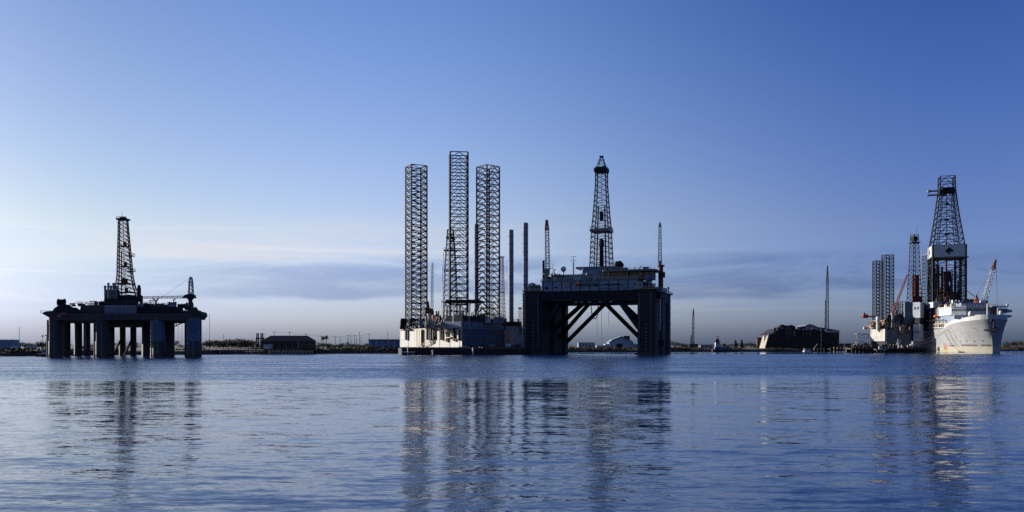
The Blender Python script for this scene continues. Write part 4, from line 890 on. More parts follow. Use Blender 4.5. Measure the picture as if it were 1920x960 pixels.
for i in range(4):                                         # each corner is itself a latticed column in the lower half
    cx, cy = rs[0][i].xy; q_ = Vector((0, 90)) - Vector((cx, cy)); q_.normalize(); rs3 = rings_from(cx + q_.x * 3, cy + q_.y * 3, [(39.8, 4.6), (92, 4.6)], 12, DY)
    chords(brace(MB(), rs3, .22, 'X'), rs3, .34).build('corner_lattice', 'dark_steel', der)
rs = rings_from(0, 90, [(92.8, 24.6), (120, 17.0), (143, 12.0), (153.8, 11.6)], 12, DY)
up_ = brace(MB(), rs, .34, 'K').build('upper_lattice', 'dark_steel', der)
for i in range(4): chords(MB(), [[r[i]] for r in rs], .55, 6).build('derrick_leg', 'leg_steel', der)
ins = [sq(0, 90, r_w * .6, DY, z) for z, r_w in ((92.8, 24.6), (104, 21.4), (116, 18), (128, 15), (140, 12.6))]
brace(chords(MB(), ins, .26), ins, .18, 'X').build('inner_lattice', 'dark_steel', der)
ww = MB(); cs = sq(0, 90, 27.2, DY, 82.6)
for i in range(4):
    a_, b_ = cs[i], cs[(i + 1) % 4]; n_ = Vector(((b_ - a_).y, -(b_ - a_).x, 0)).normalized() * .5; e_ = (b_ - a_).normalized() * .5
    ww.prism([(a_ + e_ * 0).xy[:], (b_ - e_ * 2.02).xy[:], (b_ - e_ * 2.02 - n_).xy[:], (a_ - n_).xy[:]], 82.6, 92.6)
ww.build('windwall', 'clean_white', der)
for i, s_ in ((0, 1.0), (3, 1.0)):                          # black diamond emblem with a pale chevron on two faces
    a_, b_ = cs[i], cs[(i + 1) % 4]; m_ = (a_ + b_) / 2; e_ = (b_ - a_).normalized(); n_ = Vector((e_.y, -e_.x, 0)); m_ = m_ + Vector((0, 0, 5))
    up = Vector((0, 0, 1)); P4 = [e_ * 3.6, up * 3.2, e_ * -3.6, up * -3.2]
    f_ = [m_ + n_ * .06 + v for v in P4]; g_ = [m_ + n_ * .005 + v for v in P4]
    em = MB().add(f_ + g_, [(0, 1, 2, 3), (0, 4, 5, 1), (1, 5, 6, 2), (2, 6, 7, 3), (3, 7, 4, 0)]).build('emblem', 'black_hull', der)
    P3 = [e_ * 2.2 - up * 1.2, e_ * 1.3 - up * .5, e_ * .3 - up * 1.5, e_ * 1.0 - up * 2.2]
    f_ = [m_ + n_ * .10 + v for v in P3]; g_ = [m_ + n_ * .062 + v for v in P3]
    MB().add(f_ + g_, [(0, 1, 2, 3), (0, 4, 5, 1), (1, 5, 6, 2), (2, 6, 7, 3), (3, 7, 4, 0)]).build('emblem_chevron', 'clean_white', der)
mb = MB()
for c_ in (cs[0], cs[1], cs[2], cs[3]): pass
rr = sq(0, 90, 30, DY, 81.8); mb.prism([v.xy[:] for v in rr], 81.6, 82.3); mb.build('derrick_platform', 'grey_steel', der)
MB().box((0, 90, 141), (13.5, 9, 3), DY).beam((-5, 88, 142.5), (5, 88, 142.5), 2.0, 12).build('crown_block', 'dark_steel', der)
for z, l in ((142, 18.5), (138.5, 19.5)):
    a_ = Matrix.Rotation(DY, 3, 'Z') @ Vector((-l + 4, 0, 0)); MB().beam((0, 90, z), Vector((0, 90, z)) + a_, .8, 6).ball(Vector((0, 90, z)) + a_, 1.5 if z > 140 else .6, 10).build('crown_arm', 'grey_steel', der)
mb = MB()
for py in (382, 412, 440): z = Z(py, 780); mb.box((0, 90, z), (3.5, 3.5, 1.2), DY)
mb.beam((0, 90, 60), (0, 90, 141), .25).build('hoist_line', 'dark_steel', der)
q = random.Random(9)
for k in range(24):
    x, y = q.uniform(-10.5, 10.5), q.uniform(80, 99); h = q.uniform(14, 40); MB().beam((x, y, 39.8), (x, y, 39.8 + h), q.uniform(.45, 1.1), 8).build('drill_pipe_stand', q.choice(['dark_steel', 'rusty_steel', 'dark_steel', 'grey_steel', 'rusty_steel']), der, 40)
MB().box((-1, 88, 66), (6.5, 5, 9)).beam((-1, 88, 70), (-1, 88, 96), .7, 8).lathe((-1, 88, 43.6), [(4.5, 0), (4.0, 8), (2.2, 10), (2.2, 18)], 10).build('travelling_block', 'rusty_steel', der, 40)
MB().box((1.5, 84, 46), (9, 6, 12)).build('drawworks', 'rusty_steel', der)
for z in (52, 68): MB().box((0, 96, z), (22, 2.2, .8), DY).box((-8, 88, z), (2, 16, .8), DY).build('derrick_platform', 'dark_steel', der)
# second, slimmer lattice tower abaft the derrick with a raking arm
rs = rings_from(-9.5, 112, [(43, 8.0), (Z(480, 800), 7.4)], 13, DY)
lt = chords(brace(MB(), rs, .24, 'X'), rs, .42).build('vent_tower', 'blue_grey', ds)
MB().beam(rs[-1][3], (-5, 100, Z(466, 790)), .35, 6).beam(rs[-1][0], rs[-1][0] + Vector((0, 0, 6)), .3, 6).build('vent_arm', 'grey_steel', lt)
clutter(ds, -17, -14.5, 48, 92, 19.5, 16, 9, ['dark_steel', 'rusty_steel', 'cream', 'blue_column'], 64)
clutter(ds, -17, 16, 58, 64, 37.6, 16, 6, ['dark_steel', 'rusty_steel', 'pale_wall', 'grey_steel'], 65)
clutter(ds, -21, -16, 94, 128, 20, 20, 17, ['dark_steel', 'rusty_steel', 'grey_steel', 'dark_steel', 'blue_column'], 67)
clutter(ds, -16, 0, 66, 72, 43.6, 10, 6, ['dark_steel', 'rusty_steel', 'dark_steel'], 68)
clutter(ds, -12, 14, 8, 22, 24.6, 10, 3.2, ['pale_wall', 'grey_steel', 'rusty_steel'], 66)
clutter(ds, -16, 16, 64, 70, 37.2, 9, 7, ['dark_steel', 'rusty_steel', 'grey_steel', 'blue_column'], 62)
clutter(ds, -15, 15, 36, 54, 40.5, 6, 3.0, ['grey_steel', 'clean_white', 'dark_steel'], 63)
# red and white deck crane
c = fr.p(1843, 574, 728)
cr = MB().lathe((c.x, c.y, 36.5), [(1.7, 0), (1.6, 2.5), (2.6, 2.9), (2.6, 3.8)], 14).build('crane', 'cream', ds, 40)
MB().box((c.x - .6, c.y, 41), (4.2, 3.6, 3.4)).build('crane_cab', 'clean_white', cr)
tip = fr.p(1867, 487, 728); mid = Vector((c.x + .6, c.y, 40.4)).lerp(tip, .78)
boom((c.x + .6, c.y, 40.4), mid, 3.0, 2.4, 11, .24, (0, 1, 0)).build('boom', 'pale_wall', cr); boom(mid, tip, 2.4, .7, 4, .36, (0, 1, 0)).build('boom_tip', 'rusty_steel', cr)
af = fr.p(1831, 552, 730); mb = MB()
for dxx in (-2.4, 2.4): mb.beam((af.x + dxx, af.y - 1, 37.4), (af.x, af.y, af.z), .42, 6).beam((af.x + dxx, af.y + 2, 37.4), (af.x, af.y, af.z), .42, 6)
mb.build('crane_gantry', 'red', cr)
MB().path([af, mid], .09).build('boom_cable', 'dark_steel', cr)
for dx_ in (1.0, 1.9): MB().path([tip, (tip.x + dx_, tip.y, 39)], .06).build('hoist_cable', 'dark_steel', cr)

# ================================================================== smaller jack-up lying against the drillship
o = P(1660, 648, 785); o.z = 0
jc = thing('jack_up_rig', 'small weathered rig with two dark lattice legs and a red derrick beside the drillship', 'drilling rig', o); fr = Frame(o)
A = fr.p(1659, 648, 773); B = fr.p(1632, 648, 808); C_ = fr.p(1709, 648, 773)
MB().prism([(A.x, A.y), (A.x + 1.5, A.y), (A.x + 6, B.y + 10), (B.x + 12, B.y + 16), (B.x, B.y)], 9.5, Z(617, 780)).build('hull', 'white', jc)
MB().prism([(A.x + 1.6, A.y + .4), (C_.x, C_.y), (C_.x + 2, C_.y + 24), (A.x + 6.2, B.y + 10)], 7, Z(618, 780)).build('hull', 'navy', jc)
MB().prism([(A.x + 1, A.y + 2), (C_.x - 1, C_.y + 2), (C_.x, C_.y + 30), (B.x + 14, B.y + 12), (B.x + 2, B.y + 1)], -2, 9.5).build('hull_base', 'black_hull', jc)
zd = Z(617, 780)
for px, Y, top, w_ in ((1646, 806, 489, 6.3), (1664.5, 794, 478, 7.1)):
    c = fr.p(px, 648, Y); rs = rings_from(c.x, c.y, [(3, w_), (Z(top, Y), w_)], 26, R(8))
    lg = brace(MB(), rs, .22, 'X').build('leg_lattice', 'leg_steel', jc)
    for i in range(4): chords(MB(), [[r[i]] for r in rs], .5, 6).build('chord', 'leg_steel', lg)
    rs = rings_from(c.x, c.y, [(zd, w_ + 3), (zd + 8, w_ + 2)], 2, R(8)); chords(brace(MB(), rs, .35, 'X'), rs, .5).build('jack_house', 'tan', jc)
q = random.Random(4)
for k in range(7):
    c = fr.p(1634 + k * 5, 612, 788); MB().box((c.x, c.y, zd + 1.8 + (k % 2)), (2.6, 3, 3.6 + 2 * (k % 2))).build('jack_motor_box', ['tan', 'rusty_steel', 'cream'][k % 3], jc)
c = fr.p(1646, 610, 781); MB().lathe((c.x, c.y, zd), [(1.3, 0), (1.3, 7), (1.6, 7.4), (1.6, 10.5), (1.2, 11)], 12).build('tank', 'clean_white', jc, 40)
c = fr.p(1641, 594, 790); e_ = fr.p(1622, 593, 790)
cr = MB().beam((c.x + 2, c.y, c.z), e_, .7, 8).build('crane', 'tan', jc); MB().box((e_.x, e_.y, e_.z), (4.4, 3, 3.2)).ball((e_.x - .6, e_.y, e_.z + 2.4), 1.0, 10).beam((e_.x - 2.2, e_.y, e_.z - 1), (e_.x - 3.6, e_.y, e_.z - .2), .4).build('crane_cab', 'red', cr)
c = fr.p(1674, 590, 778)
cr = MB().lathe((c.x, c.y, zd), [(1.2, 0), (1.2, 12), (1.8, 12.5), (1.8, 14)], 12).build('crane', 'grey_steel', jc, 40)
boom((c.x, c.y, zd + 14), fr.p(1701, 515, 778), 1.8, 1.0, 16, .18, (0, 1, 0)).build('boom', 'red', cr)
c = fr.p(1714.5, 648, 795)
rs = rings_from(c.x, c.y, [(Z(575, 795), 9.2), (Z(515, 795), 6.8), (Z(440, 795), 4.6)], 16, R(12))
der = brace(MB(), rs, .16, 'X').build('derrick_lattice', 'dark_steel', jc)
for i in range(4): chords(MB(), [[r[i]] for r in rs], .32).build('derrick_leg', 'dark_steel', der)
MB().box((c.x, c.y, Z(455, 795)), (7.6, 7.6, .8)).box((c.x, c.y, Z(448, 795)), (4, 4, 4)).build('crown_block', 'dark_steel', der)
MB().beam((c.x + 2, c.y, Z(440, 795)), (c.x + 2, c.y, Z(424, 795)), .12).build('aerial', 'dark_steel', der)
MB().bx(c.x - 1.2, c.x + 2.6, c.y - 3.8, c.y + 2, Z(572, 795), Z(516, 795)).build('derrick_panel', 'red', der)
MB().bx(c.x - 3.4, c.x + 5, c.y - 4.4, c.y - 3.9, Z(574, 795), Z(556, 795)).build('derrick_panel', 'red', der)
MB().prism([(c.x - 9, c.y - 9), (c.x + 7, c.y - 9), (c.x + 7, c.y + 9), (c.x - 9, c.y + 9)], zd, Z(576, 795)).build('substructure', 'dark_steel', jc)
clutter(jc, fr.p(1672, 0, 775).x, fr.p(1718, 0, 775).x, -4, 10, zd + 6, 18, 15, ['dark_steel', 'rusty_steel', 'dark_steel', 'navy'], 73)
# white accommodation tower, sunlit on its left face
c = fr.p(1722, 648, 770); r_ = Matrix.Rotation(R(38), 2)
def rp(x, y): v = r_ @ Vector((x, y)); return (c.x + v.x, c.y + v.y)
for z0, z1, w_ in ((Z(640, 770), Z(608, 770), 3.0), (Z(608, 770), Z(596, 770), 2.7), (Z(596, 770), Z(567, 770), 3.3)):
    MB().prism([rp(-w_, -w_), rp(w_, -w_), rp(w_, w_), rp(-w_, w_)], z0, z1).build('accommodation_block', 'pale_wall' if w_ != 2.7 else 'dark_steel', jc)
for z in (Z(578, 770), Z(622, 770)):
    for k in (-1, 1):
        v = r_ @ Vector((-3.36, k * 1.3)); MB().box((c.x + v.x, c.y + v.y, z), (.1, 1.2, 2.4), R(38)).build('window', 'glass', jc)
MB().prism([(C_.x - 4, C_.y + 4), (C_.x + 8, C_.y + 6), (C_.x + 8, C_.y + 26), (C_.x - 4, C_.y + 26)], Z(640, 779), Z(566, 779)).build('machinery_block', 'blue_column', jc)
clutter(jc, fr.p(1664, 0, 775).x, fr.p(1716, 0, 775).x, -12, -2, zd - 4, 30, 15, ['dark_steel', 'grey_steel', 'rusty_steel', 'tan', 'blue_column'], 71)
clutter(jc, fr.p(1636, 0, 775).x, fr.p(1664, 0, 775).x, -6, 14, zd, 8, 5, ['tan', 'cream', 'rusty_steel', 'clean_white'], 72)
c = fr.p(1692, 566, 775); MB().beam((c.x, c.y, zd), (c.x, c.y, c.z), .4, 8).beam((c.x - 3, c.y, c.z), (c.x + 3, c.y, c.z), .35).beam((c.x - 2.4, c.y, c.z - 4), (c.x + 2.4, c.y, c.z - 4), .2).build('lattice_mast', 'dark_steel', jc)

# ================================================================== jetty in front of them, with its clutter
o = P(1668, 648, 722); o.z = 0
jt = thing('jetty', 'dark timber jetty on piles running in front of the small jack-up rig', 'jetty', o); fj = Frame(o)
x0, x1 = fj.p(1592, 0, 722).x, fj.p(1742, 0, 722).x
MB().bx(x0, x1, -4, 5, 2.6, 3.6).build('deck', 'timber', jt); MB().bx(x0, x1, 5.02, 9, -2, 4.4).build('back_wall', 'black_hull', jt)
for k in range(22):
    x = x0 + 1 + k * (x1 - x0 - 2) / 21; MB().beam((x, -3.6, -2), (x, -3.6, 4.2 + (k % 3) * .4), .45, 8).build('pile', 'timber', jt, 40)
def small(kind, label, cat, px, Y, z, fn, group=None, yaw=0.0):
    p_ = P(px, 648, Y); t = thing(kind, label, cat, (p_.x, p_.y, z), yaw, group); fn(t); return t
def a_frame(t):
    for s_ in (-1, 1): MB().beam((s_ * 3.4, 0, 0), (s_ * .5, 0, 7.2), .4, 6).build('leg', 'grey_steel', t)
    MB().beam((-1, 0, 7), (1, 0, 7), .5, 6).build('cross_beam', 'grey_steel', t); MB().bx(-.9, .9, -.5, .5, 0, 5.2).build('winch', 'clean_white', t)
small('hoist_frame', 'grey A-shaped hoist frame with a white winch on the jetty by the rig', 'hoist', 1686, 722, 3.6, a_frame)
def wplat(t):
    MB().bx(-4.8, 4.8, -1.4, 1.4, 1.4, 2.0).build('platform', 'clean_white', t)
    for x in (-3, 0, 2.6): MB().beam((x, 0, -1.6), (x, 0, 1.4), .4, 6).build('post', 'cream', t)
    MB().bx(-1.4, 1.6, -.6, .6, 2, 4.4).build('railing', 'cream', t)
small('work_platform', 'long white work platform on posts at the foot of the jetty', 'platform', 1651, 714, .8, wplat)
def drum(t):
    MB().beam((-1.2, 0, 1.5), (1.2, 0, 1.5), 1.0, 14).build('core', 'rusty_steel', t, 40)
    for s_ in (-1, 1): MB().beam((s_ * 1.2, 0, 1.5), (s_ * 1.4, 0, 1.5), 1.5, 16).build('flange', 'pale_timber', t, 40)
small('cable_drum', 'pale flanged cable drum standing on the jetty between the platform and hoist', 'drum', 1672, 722, 3.6, drum)
def crates(c1):
    def f(t):
        MB().bx(-1.6, 1.6, -1.2, 1.2, 0, 2.4).build('body', c1, t)
        for z in (.3, 1.9): MB().bx(-1.7, 1.7, -1.3, 1.3, z, z + .2).build('batten', 'pale_timber', t)
    return f
small('crate', 'cream crate with pale battens near the right end of the jetty', 'crate', 1704, 722, 3.6, crates('cream'))
small('crate', 'brown crate with pale battens near the left end of the jetty', 'crate', 1626, 722, 3.6, crates('rusty_steel'))
def bucket(t):
    MB().lathe((0, 0, 0), [(1.2, 0), (1.5, 2.4), (1.3, 2.6)], 14).build('drum', 'clean_white', t, 40); MB().lathe((0, 0, 2.6), [(1.35, 0), (1.35, .25), (.2, .3)], 14).build('lid', 'grey_steel', t, 40)
small('tank', 'squat white tank standing on the jetty beside the drillship hull', 'tank', 1708.5, 721, 3.6, bucket)
def scaffold(t):
    rs = [sq(0, 0, 9, 0, z, 5) for z in (0, 4, 8, 11)]
    chords(brace(MB(), rs, .18, 'Z'), rs, .3).build('frame', 'grey_steel', t); MB().bx(-5, 5, -3, 3, 11, 11.4).build('roof', 'grey_steel', t); MB().bx(1, 4, -2, 2, 0, 3.4).build('cabin', 'dark_steel', t)
small('steel_frame', 'open grey steel frame shed left of the small jack-up rig', 'frame', 1616, 742, 4.2, scaffold)
def debris(seed, mats):
    def f(t):
        q = random.Random(seed)
        for k in range(7):
            x = q.uniform(-3.4, 3.4); h = q.uniform(1, 3.6); MB().bx(x - q.uniform(.4, 1.2), x + q.uniform(.4, 1.2), q.uniform(-1.5, -.3), q.uniform(.3, 1.5), 0, h, .15).build('scrap_piece', q.choice(mats), t)
        MB().beam((-3, 0, .5), (3, .4, 3.6), .2, 6).build('scrap_pipe', 'grey_steel', t)
    return f
small('scrap_heap', 'dark heap of scrap with a leaning pipe on the left of the jetty', 'scrap heap', 1609, 723, 3.6, debris(1, ['dark_steel', 'rusty_steel', 'grey_steel']))
small('scrap_heap', 'rusty heap of scrap under the red derrick on the jetty', 'scrap heap', 1695, 724, 3.6, debris(2, ['rusty_steel', 'tan', 'dark_steel']))
small('scrap_heap', 'scrap heap with white pieces beside the drum on the jetty', 'scrap heap', 1661, 723, 3.6, debris(3, ['clean_white', 'dark_steel', 'rusty_steel']))
def ropes(a, b, label, sag):
    a, b = Vector(a), Vector(b); pts = [a.lerp(b, k / 10) - Vector((0, 0, sag * math.sin(math.pi * k / 10))) for k in range(11)]
    tag(MB().path(pts, .16, 5).build('mooring_line', 'cream'), label, 'rope', 'mooring lines of the drillship')
so = Vector((374, 690, 0)); Rm = Matrix.Rotation(YS, 3, 'Z')
ropes(so + Rm @ hullpt(40, 19, .3), P(1714, 645, 722), 'upper pale mooring rope from the drillship hull to the jetty', 1.2)
ropes(so + Rm @ hullpt(46, 17, .3), P(1716, 646, 722), 'lower pale mooring rope from the drillship hull to the jetty', 2.6)
# ================================================================== derelict hull hauled out on the right, and its neighbours
o = P(1500, 648, 838); o.z = 0
dh = thing('derelict_hull', 'huge dark derelict ship hull with a pale sunlit end lying aground', 'ship hull', o); fr = Frame(o)
Yh = 830
def hp(px, py, Y=Yh): v = fr.p(px, py, Y); return v
M['bow_paint'] = mat('peeling_cream_paint', (0.26, 0.24, 0.19), 0.7, col2=(0.12, 0.085, 0.055), scale=.9, streak=.6)
rg = []
for px, top, lean in ((1428, 628, .25), (1441, 623, .12), (1452, 616.5, .05), (1475, 616, 0), (1500, 618, 0), (1535, 621, 0), (1566, 622, 0)):
    x = hp(px, 0).x; zt = Z(top, Yh)
    rg.append([Vector((x + lean * max(0, z_ * zt), y_, zt * z_)) for y_, z_ in ((-15, -.12), (-17, .1), (-18, .5), (-18.3, 1), (15, 1), (15, .5), (14, .1), (13, -.12))])
MB().loft(rg).build('hull', 'black_hull', dh)
e0 = hp(1428, 657).x; zt = Z(628, Yh); yz = [(-16.4, -.5), (-17.4, zt * .5), (-17.8, zt), (-14, zt * .93), (-9.5, zt * .55), (-6, zt * .86), (-2, zt), (2, zt * .7), (3, zt * .3), (1, -.5)]
pl = [Vector((e0 + .25 * max(0, z) - .06, y, z)) for y, z in yz]; MB().add(pl + [p_ - Vector((.35, 0, 0)) for p_ in pl], [tuple(range(10)), tuple(range(19, 9, -1))] + [(i, (i + 1) % 10, 10 + (i + 1) % 10, 10 + i) for i in range(10)]).build('bow_plate', 'bow_paint', dh)
for px, r_, h_ in ((1466, 3.2, 2.6), (1482, 3.8, 2.2), (1474, 2.2, 1.8)):
    MB().lathe((hp(px, 0).x, -8, Z(616.3, Yh)), [(r_, 0), (r_, h_), (r_ * .7, h_ + 1), (.2, h_ + 1.3)], 14).build('tank', 'dark_steel', dh, 40)
clutter(dh, hp(1452, 0).x, hp(1506, 0).x, -16, -4, Z(616.8, Yh), 10, 2.6, ['dark_steel', 'rusty_steel', 'brown_hull'], 81)
clutter(dh, hp(1508, 0).x, hp(1564, 0).x, -17, -12, Z(622, Yh), 9, 2.0, ['dark_steel', 'rusty_steel', 'blue_grey'], 82)
x_ = hp(1475, 0).x; MB().beam((x_, -12, Z(617, Yh)), (x_ + .4, -12, Z(611, Yh)), .3, 6).build('vent_pipe', 'pale_wall', dh)
q = random.Random(33)                                        # torn plating and frames along the sheer
for k in range(16):
    x = hp(1446 + k * 7.4, 0).x; w_ = q.uniform(1.6, 3.6); z0 = Z(620.5 if k > 4 else 618, Yh); h_ = q.uniform(.5, 2.6)
    MB().add([(x - w_ / 2, -18.55, z0 - 5), (x + w_ / 2, -18.55, z0 - 5), (x + w_ * q.uniform(.1, .5), -18.6, z0 + h_), (x - w_ * q.uniform(0, .5), -18.6, z0 + h_ * q.uniform(.3, 1)), (x - w_ / 2, -18.1, z0 - 5), (x + w_ / 2, -18.1, z0 - 5), (x + w_ * .3, -18.1, z0 + h_ * .9), (x - w_ * .3, -18.1, z0 + h_ * .6)], [(0, 1, 2, 3), (7, 6, 5, 4), (0, 4, 5, 1), (1, 5, 6, 2), (2, 6, 7, 3), (3, 7, 4, 0)]).build('torn_plate', q.choice(['black_hull', 'rusty_steel', 'brown_hull', 'dark_steel']), dh)
for px in (1452, 1500, 1506): MB().beam((hp(px, 0).x, -18.6, Z(632, Yh)), (hp(px, 0).x, -18.6, Z(617, Yh)), .3, 6).build('fender_post', 'rusty_steel', dh)
x_ = hp(1532, 0).x; MB().beam((x_, -19, 2), (x_, -18.8, Z(617, Yh)), .42, 6).build('ladder', 'cream', dh)
for k in range(5): MB().bx(hp(1535, 0).x + k * 3, hp(1535, 0).x + k * 3 + 1.6, -18.5, -18.2, 8 + (k % 2) * 3, 10 + (k % 2) * 3).build('hull_port', 'dark_steel', dh)
MB().bx(hp(1540, 0).x, hp(1566, 0).x, -18.9, -18.3, Z(624, Yh), Z(620, Yh)).build('rubbing_strake', 'blue_grey', dh)
# grey canvas-like mound of a shed roof behind
o2 = P(1530, 648, 872); o2.z = 0; f2 = Frame(o2)
sh = thing('storage_shed', 'grey hump-roofed shed showing over the top of the derelict hull', 'shed', o2)
pr = [(f2.p(px, 0, 872).x, Z(py, 872)) for px, py in ((1492, 619), (1500, 615), (1506, 611), (1513, 609), (1520, 611), (1527, 614.5), (1545, 617), (1566, 620.5))]
MB().extr([(pr[0][0], 2.6)] + pr + [(pr[-1][0], 2.6)], -8, 14).build('wall', 'blue_grey', sh)
MB().extr(pr + [(x, z + .6) for x, z in reversed(pr)], -9, 15).build('roof', 'blue_grey', sh)
def crawler(px, Y, top, w_, label, base_py=648, second=None, m='leg_steel'):
    p_ = P(px, 648, Y); z0 = land_z(p_.x, p_.y); t = thing('crawler_crane', label, 'crane', (p_.x, p_.y, z0))
    for s_ in (-1, 1): MB().bx(-3.4, 3.4, s_ * 2.4 - .6, s_ * 2.4 + .6, 0, 1.3, .3).build('track', 'dark_steel', t)
    MB().bx(-2.6, 4.2, -1.9, 1.9, 1.35, 4).build('machinery_house', 'rusty_steel', t); MB().bx(-3.6, -2.62, -1.7, .2, 1.35, 3.8).build('cab', 'glass', t)
    zt = Z(top, Y) - z0
    boom((0, 0, 3), (0.2, 0, zt * .8), w_, w_ * .7, max(8, int(zt / 3)), .2, (0, 1, 0)).build('boom', m, t); boom((.2, 0, zt * .8), (.3, 0, zt), w_ * .7, .4, 6, .26, (0, 1, 0)).build('boom_tip', 'dark_steel', t)
    if second: zz = Z(second, Y) - z0; boom((-2.2, 0, 3), (-1.6, 0, zz), 1.0, .6, 12, .14, (0, 1, 0)).build('mast', m, t)
    return t
crawler(1551, 905, 498, 2.6, 'very tall slim lattice crane boom standing behind the derelict hull', second=562)
crawler(1299.5, 815, 579, 1.7, 'short dark lattice crane boom on the bank right of the big black rig', second=628)
def wfloat(t):
    MB().bx(-3.4, 3.4, -2, 2, -.5, 1.2, .2).build('hull', 'clean_white', t); MB().bx(-3, 3, -1.6, 1.6, 2.6, 2.9).build('canopy', 'clean_white', t)
    for x in (-2.8, 2.8):
        for y in (-1.5, 1.5): MB().beam((x, y, 1.2), (x, y, 2.6), .12).build('post', 'grey_steel', t)
    MB().bx(-2.4, 2, -1, 1, 1.2, 2.1).build('cabin', 'pale_wall', t)
small('pontoon_boat', 'little white canopied pontoon boat below the derelict hull', 'boat', 1513.5, 790, 0, wfloat)
def float_pier(t):
    MB().bx(-5, 5, -1, 1, 1.2, 1.7).build('deck', 'cream', t)
    for x in (-4.4, -1.5, 1.5, 4.4): MB().beam((x, 0, -1.5), (x, 0, 2.4), .25, 6).build('pile', 'timber', t)
    MB().beam((-5, 0, 1.6), (-1.4, 0, 6), .35, 6).build('gangway', 'tan', t)
small('landing_stage', 'pale landing stage with a sloping gangway beside the derelict hull', 'pier', 1536, 795, 1.0, float_pier)
def tanky(t):
    MB().lathe((0, 0, 0), [(1.6, 0), (1.6, 9.6), (1.2, 10.4), (.1, 10.6)], 18).build('shell', 'clean_white', t, 40); MB().beam((1.7, 0, 0), (1.7, 0, 10), .15, 6).build('ladder', 'grey_steel', t)
small('silo', 'tall white cylindrical silo at the right end of the derelict hull', 'silo', 1569, 826, 2.8, tanky)
def hut(t):
    MB().bx(-5, 5, -3, 3, 0, 3.4).build('wall', 'barn_wall', t); MB().extr([(-5.4, 3.4), (5.4, 3.4), (5.2, 4.2), (-5.2, 4.2)], -3.3, 3.3).build('roof', 'roof_dark', t); MB().bx(-1, .4, -3.08, -3.003, 0, 2.2).build('door', 'dark_steel', t)
small('hut', 'low dark flat-roofed hut right of the white silo', 'hut', 1583, 800, 3.4, hut)
def pier2(t):
    MB().bx(-14, 16, -2, 2, 2.2, 2.8).build('deck', 'timber', t)
    for k in range(11): MB().beam((-13 + k * 2.8, -1.8, -2), (-13 + k * 2.8, -1.8, 3.8 + .5 * (k % 2)), .4, 8).build('pile', 'pale_timber' if k % 3 else 'timber', t, 40)
small('pier', 'short pier on pale piles in front of the low hut', 'pier', 1585, 745, .2, pier2)
def lampp(t):
    MB().beam((0, 0, 0), (0, 0, 15), .2, 8, .12).build('pole', 'grey_steel', t); MB().beam((0, 0, 15), (1.6, 0, 15.2), .1).build('arm', 'grey_steel', t); MB().ball((0, 0, 15.4), .5, 10).build('lamp', 'clean_white', t, 60)
small('street_lamp', 'slender lamp post with a white head beside the low hut', 'lamp post', 1583, 786, 3.0, lampp)
def dolphin(t):
    MB().bx(-2, 2, -2, 2, -1.5, 12.5, .5).build('tower', 'brown_hull', t); MB().bx(-2.4, 2.4, -2.4, 2.4, 12.5, 13.2).build('platform', 'dark_steel', t); MB().beam((1.4, 0, 13.2), (2.8, 0, 11), .3).build('fender_arm', 'rubber', t)
small('mooring_dolphin', 'narrow brown mooring tower just left of the derelict hull', 'mooring tower', 1422, 842, 0, dolphin)

# tug and the low shore between the rigs
o = P(1360, 648, 772); o.z = 0
tg = thing('tugboat', 'dark hulled tugboat with a pale wheelhouse moored near the lattice crane', 'tugboat', o)
sts = [(-11.5, 2.4, 2.6), (-9, 3.0, 2.2), (0, 3.2, 1.9), (7, 3.0, 1.9), (11.5, 1.6, 2.2)]
MB().loft([[Vector((x, -w_ * .7, -1)), Vector((x, -w_, .6)), Vector((x, -w_, h_)), Vector((x, w_, h_)), Vector((x, w_, .6)), Vector((x, w_ * .7, -1))] for x, w_, h_ in sts]).build('hull', 'black_hull', tg)
MB().bx(-9.6, 3.4, -2.2, 2.2, 2, 4.3).build('deckhouse', 'blue_column', tg); wh = MB().bx(-9.0, -5.2, -1.8, 1.8, 4.5, 8.6, .3).build('wheelhouse', 'pale_wall', tg)
for k in range(3): MB().bx(-8.7 + k * 1.3, -7.8 + k * 1.3, -1.85, -1.68, 6.9, 8.1).build('window', 'glass', wh)
MB().bx(-9.6, -4.6, -2, 2, 8.6, 9.2).build('wheelhouse_roof', 'dark_steel', tg); MB().bx(-8.6, -5.6, -1.4, 1.4, 9.2, 11.6, .5).build('upper_bridge', 'dark_steel', tg)
MB().beam((-6.4, 0, 11), (-6.4, 0, 15), .25, 6, .1).beam((-8.4, 0, 13.2), (-5.2, 0, 13.2), .25).build('mast', 'dark_steel', tg)
MB().lathe((-.5, 0, 4.5), [(.9, 0), (.8, 2.8)], 12).build('funnel', 'dark_steel', tg, 40)
def lowhouse(w_, h_, wall, roofm, gable=False, win=3):
    def f(t):
        MB().bx(-w_ / 2, w_ / 2, -4, 4, 0, h_).build('wall', wall, t)
        if gable: MB().extr([(-w_ / 2 - .5, h_), (w_ / 2 + .5, h_), (0, h_ * 1.7)], -4.5, 4.5).build('roof', roofm, t)
        else: MB().bx(-w_ / 2 - .6, w_ / 2 + .6, -4.6, 4.6, h_, h_ + .5).build('roof', roofm, t)
        for k in range(win): x = -w_ / 2 + w_ * (k + .6) / win; MB().bx(x - .6, x + .6, -4.08, -4.003, h_ * .4, h_ * .75).build('window', 'glass', t)
    return f
def ground(px, Y): p_ = P(px, 648, Y); return land_z(p_.x, p_.y) - .1
def on(kind, label, cat, px, Y, fn, group=None, yaw=0.0): return small(kind, label, cat, px, Y, ground(px, Y), fn, group, yaw)
on('house', 'low pale house with a dark flat roof right of the short crane', 'house', 1321, 832, lowhouse(9.5, 3.0, 'pale_wall', 'roof_dark'))
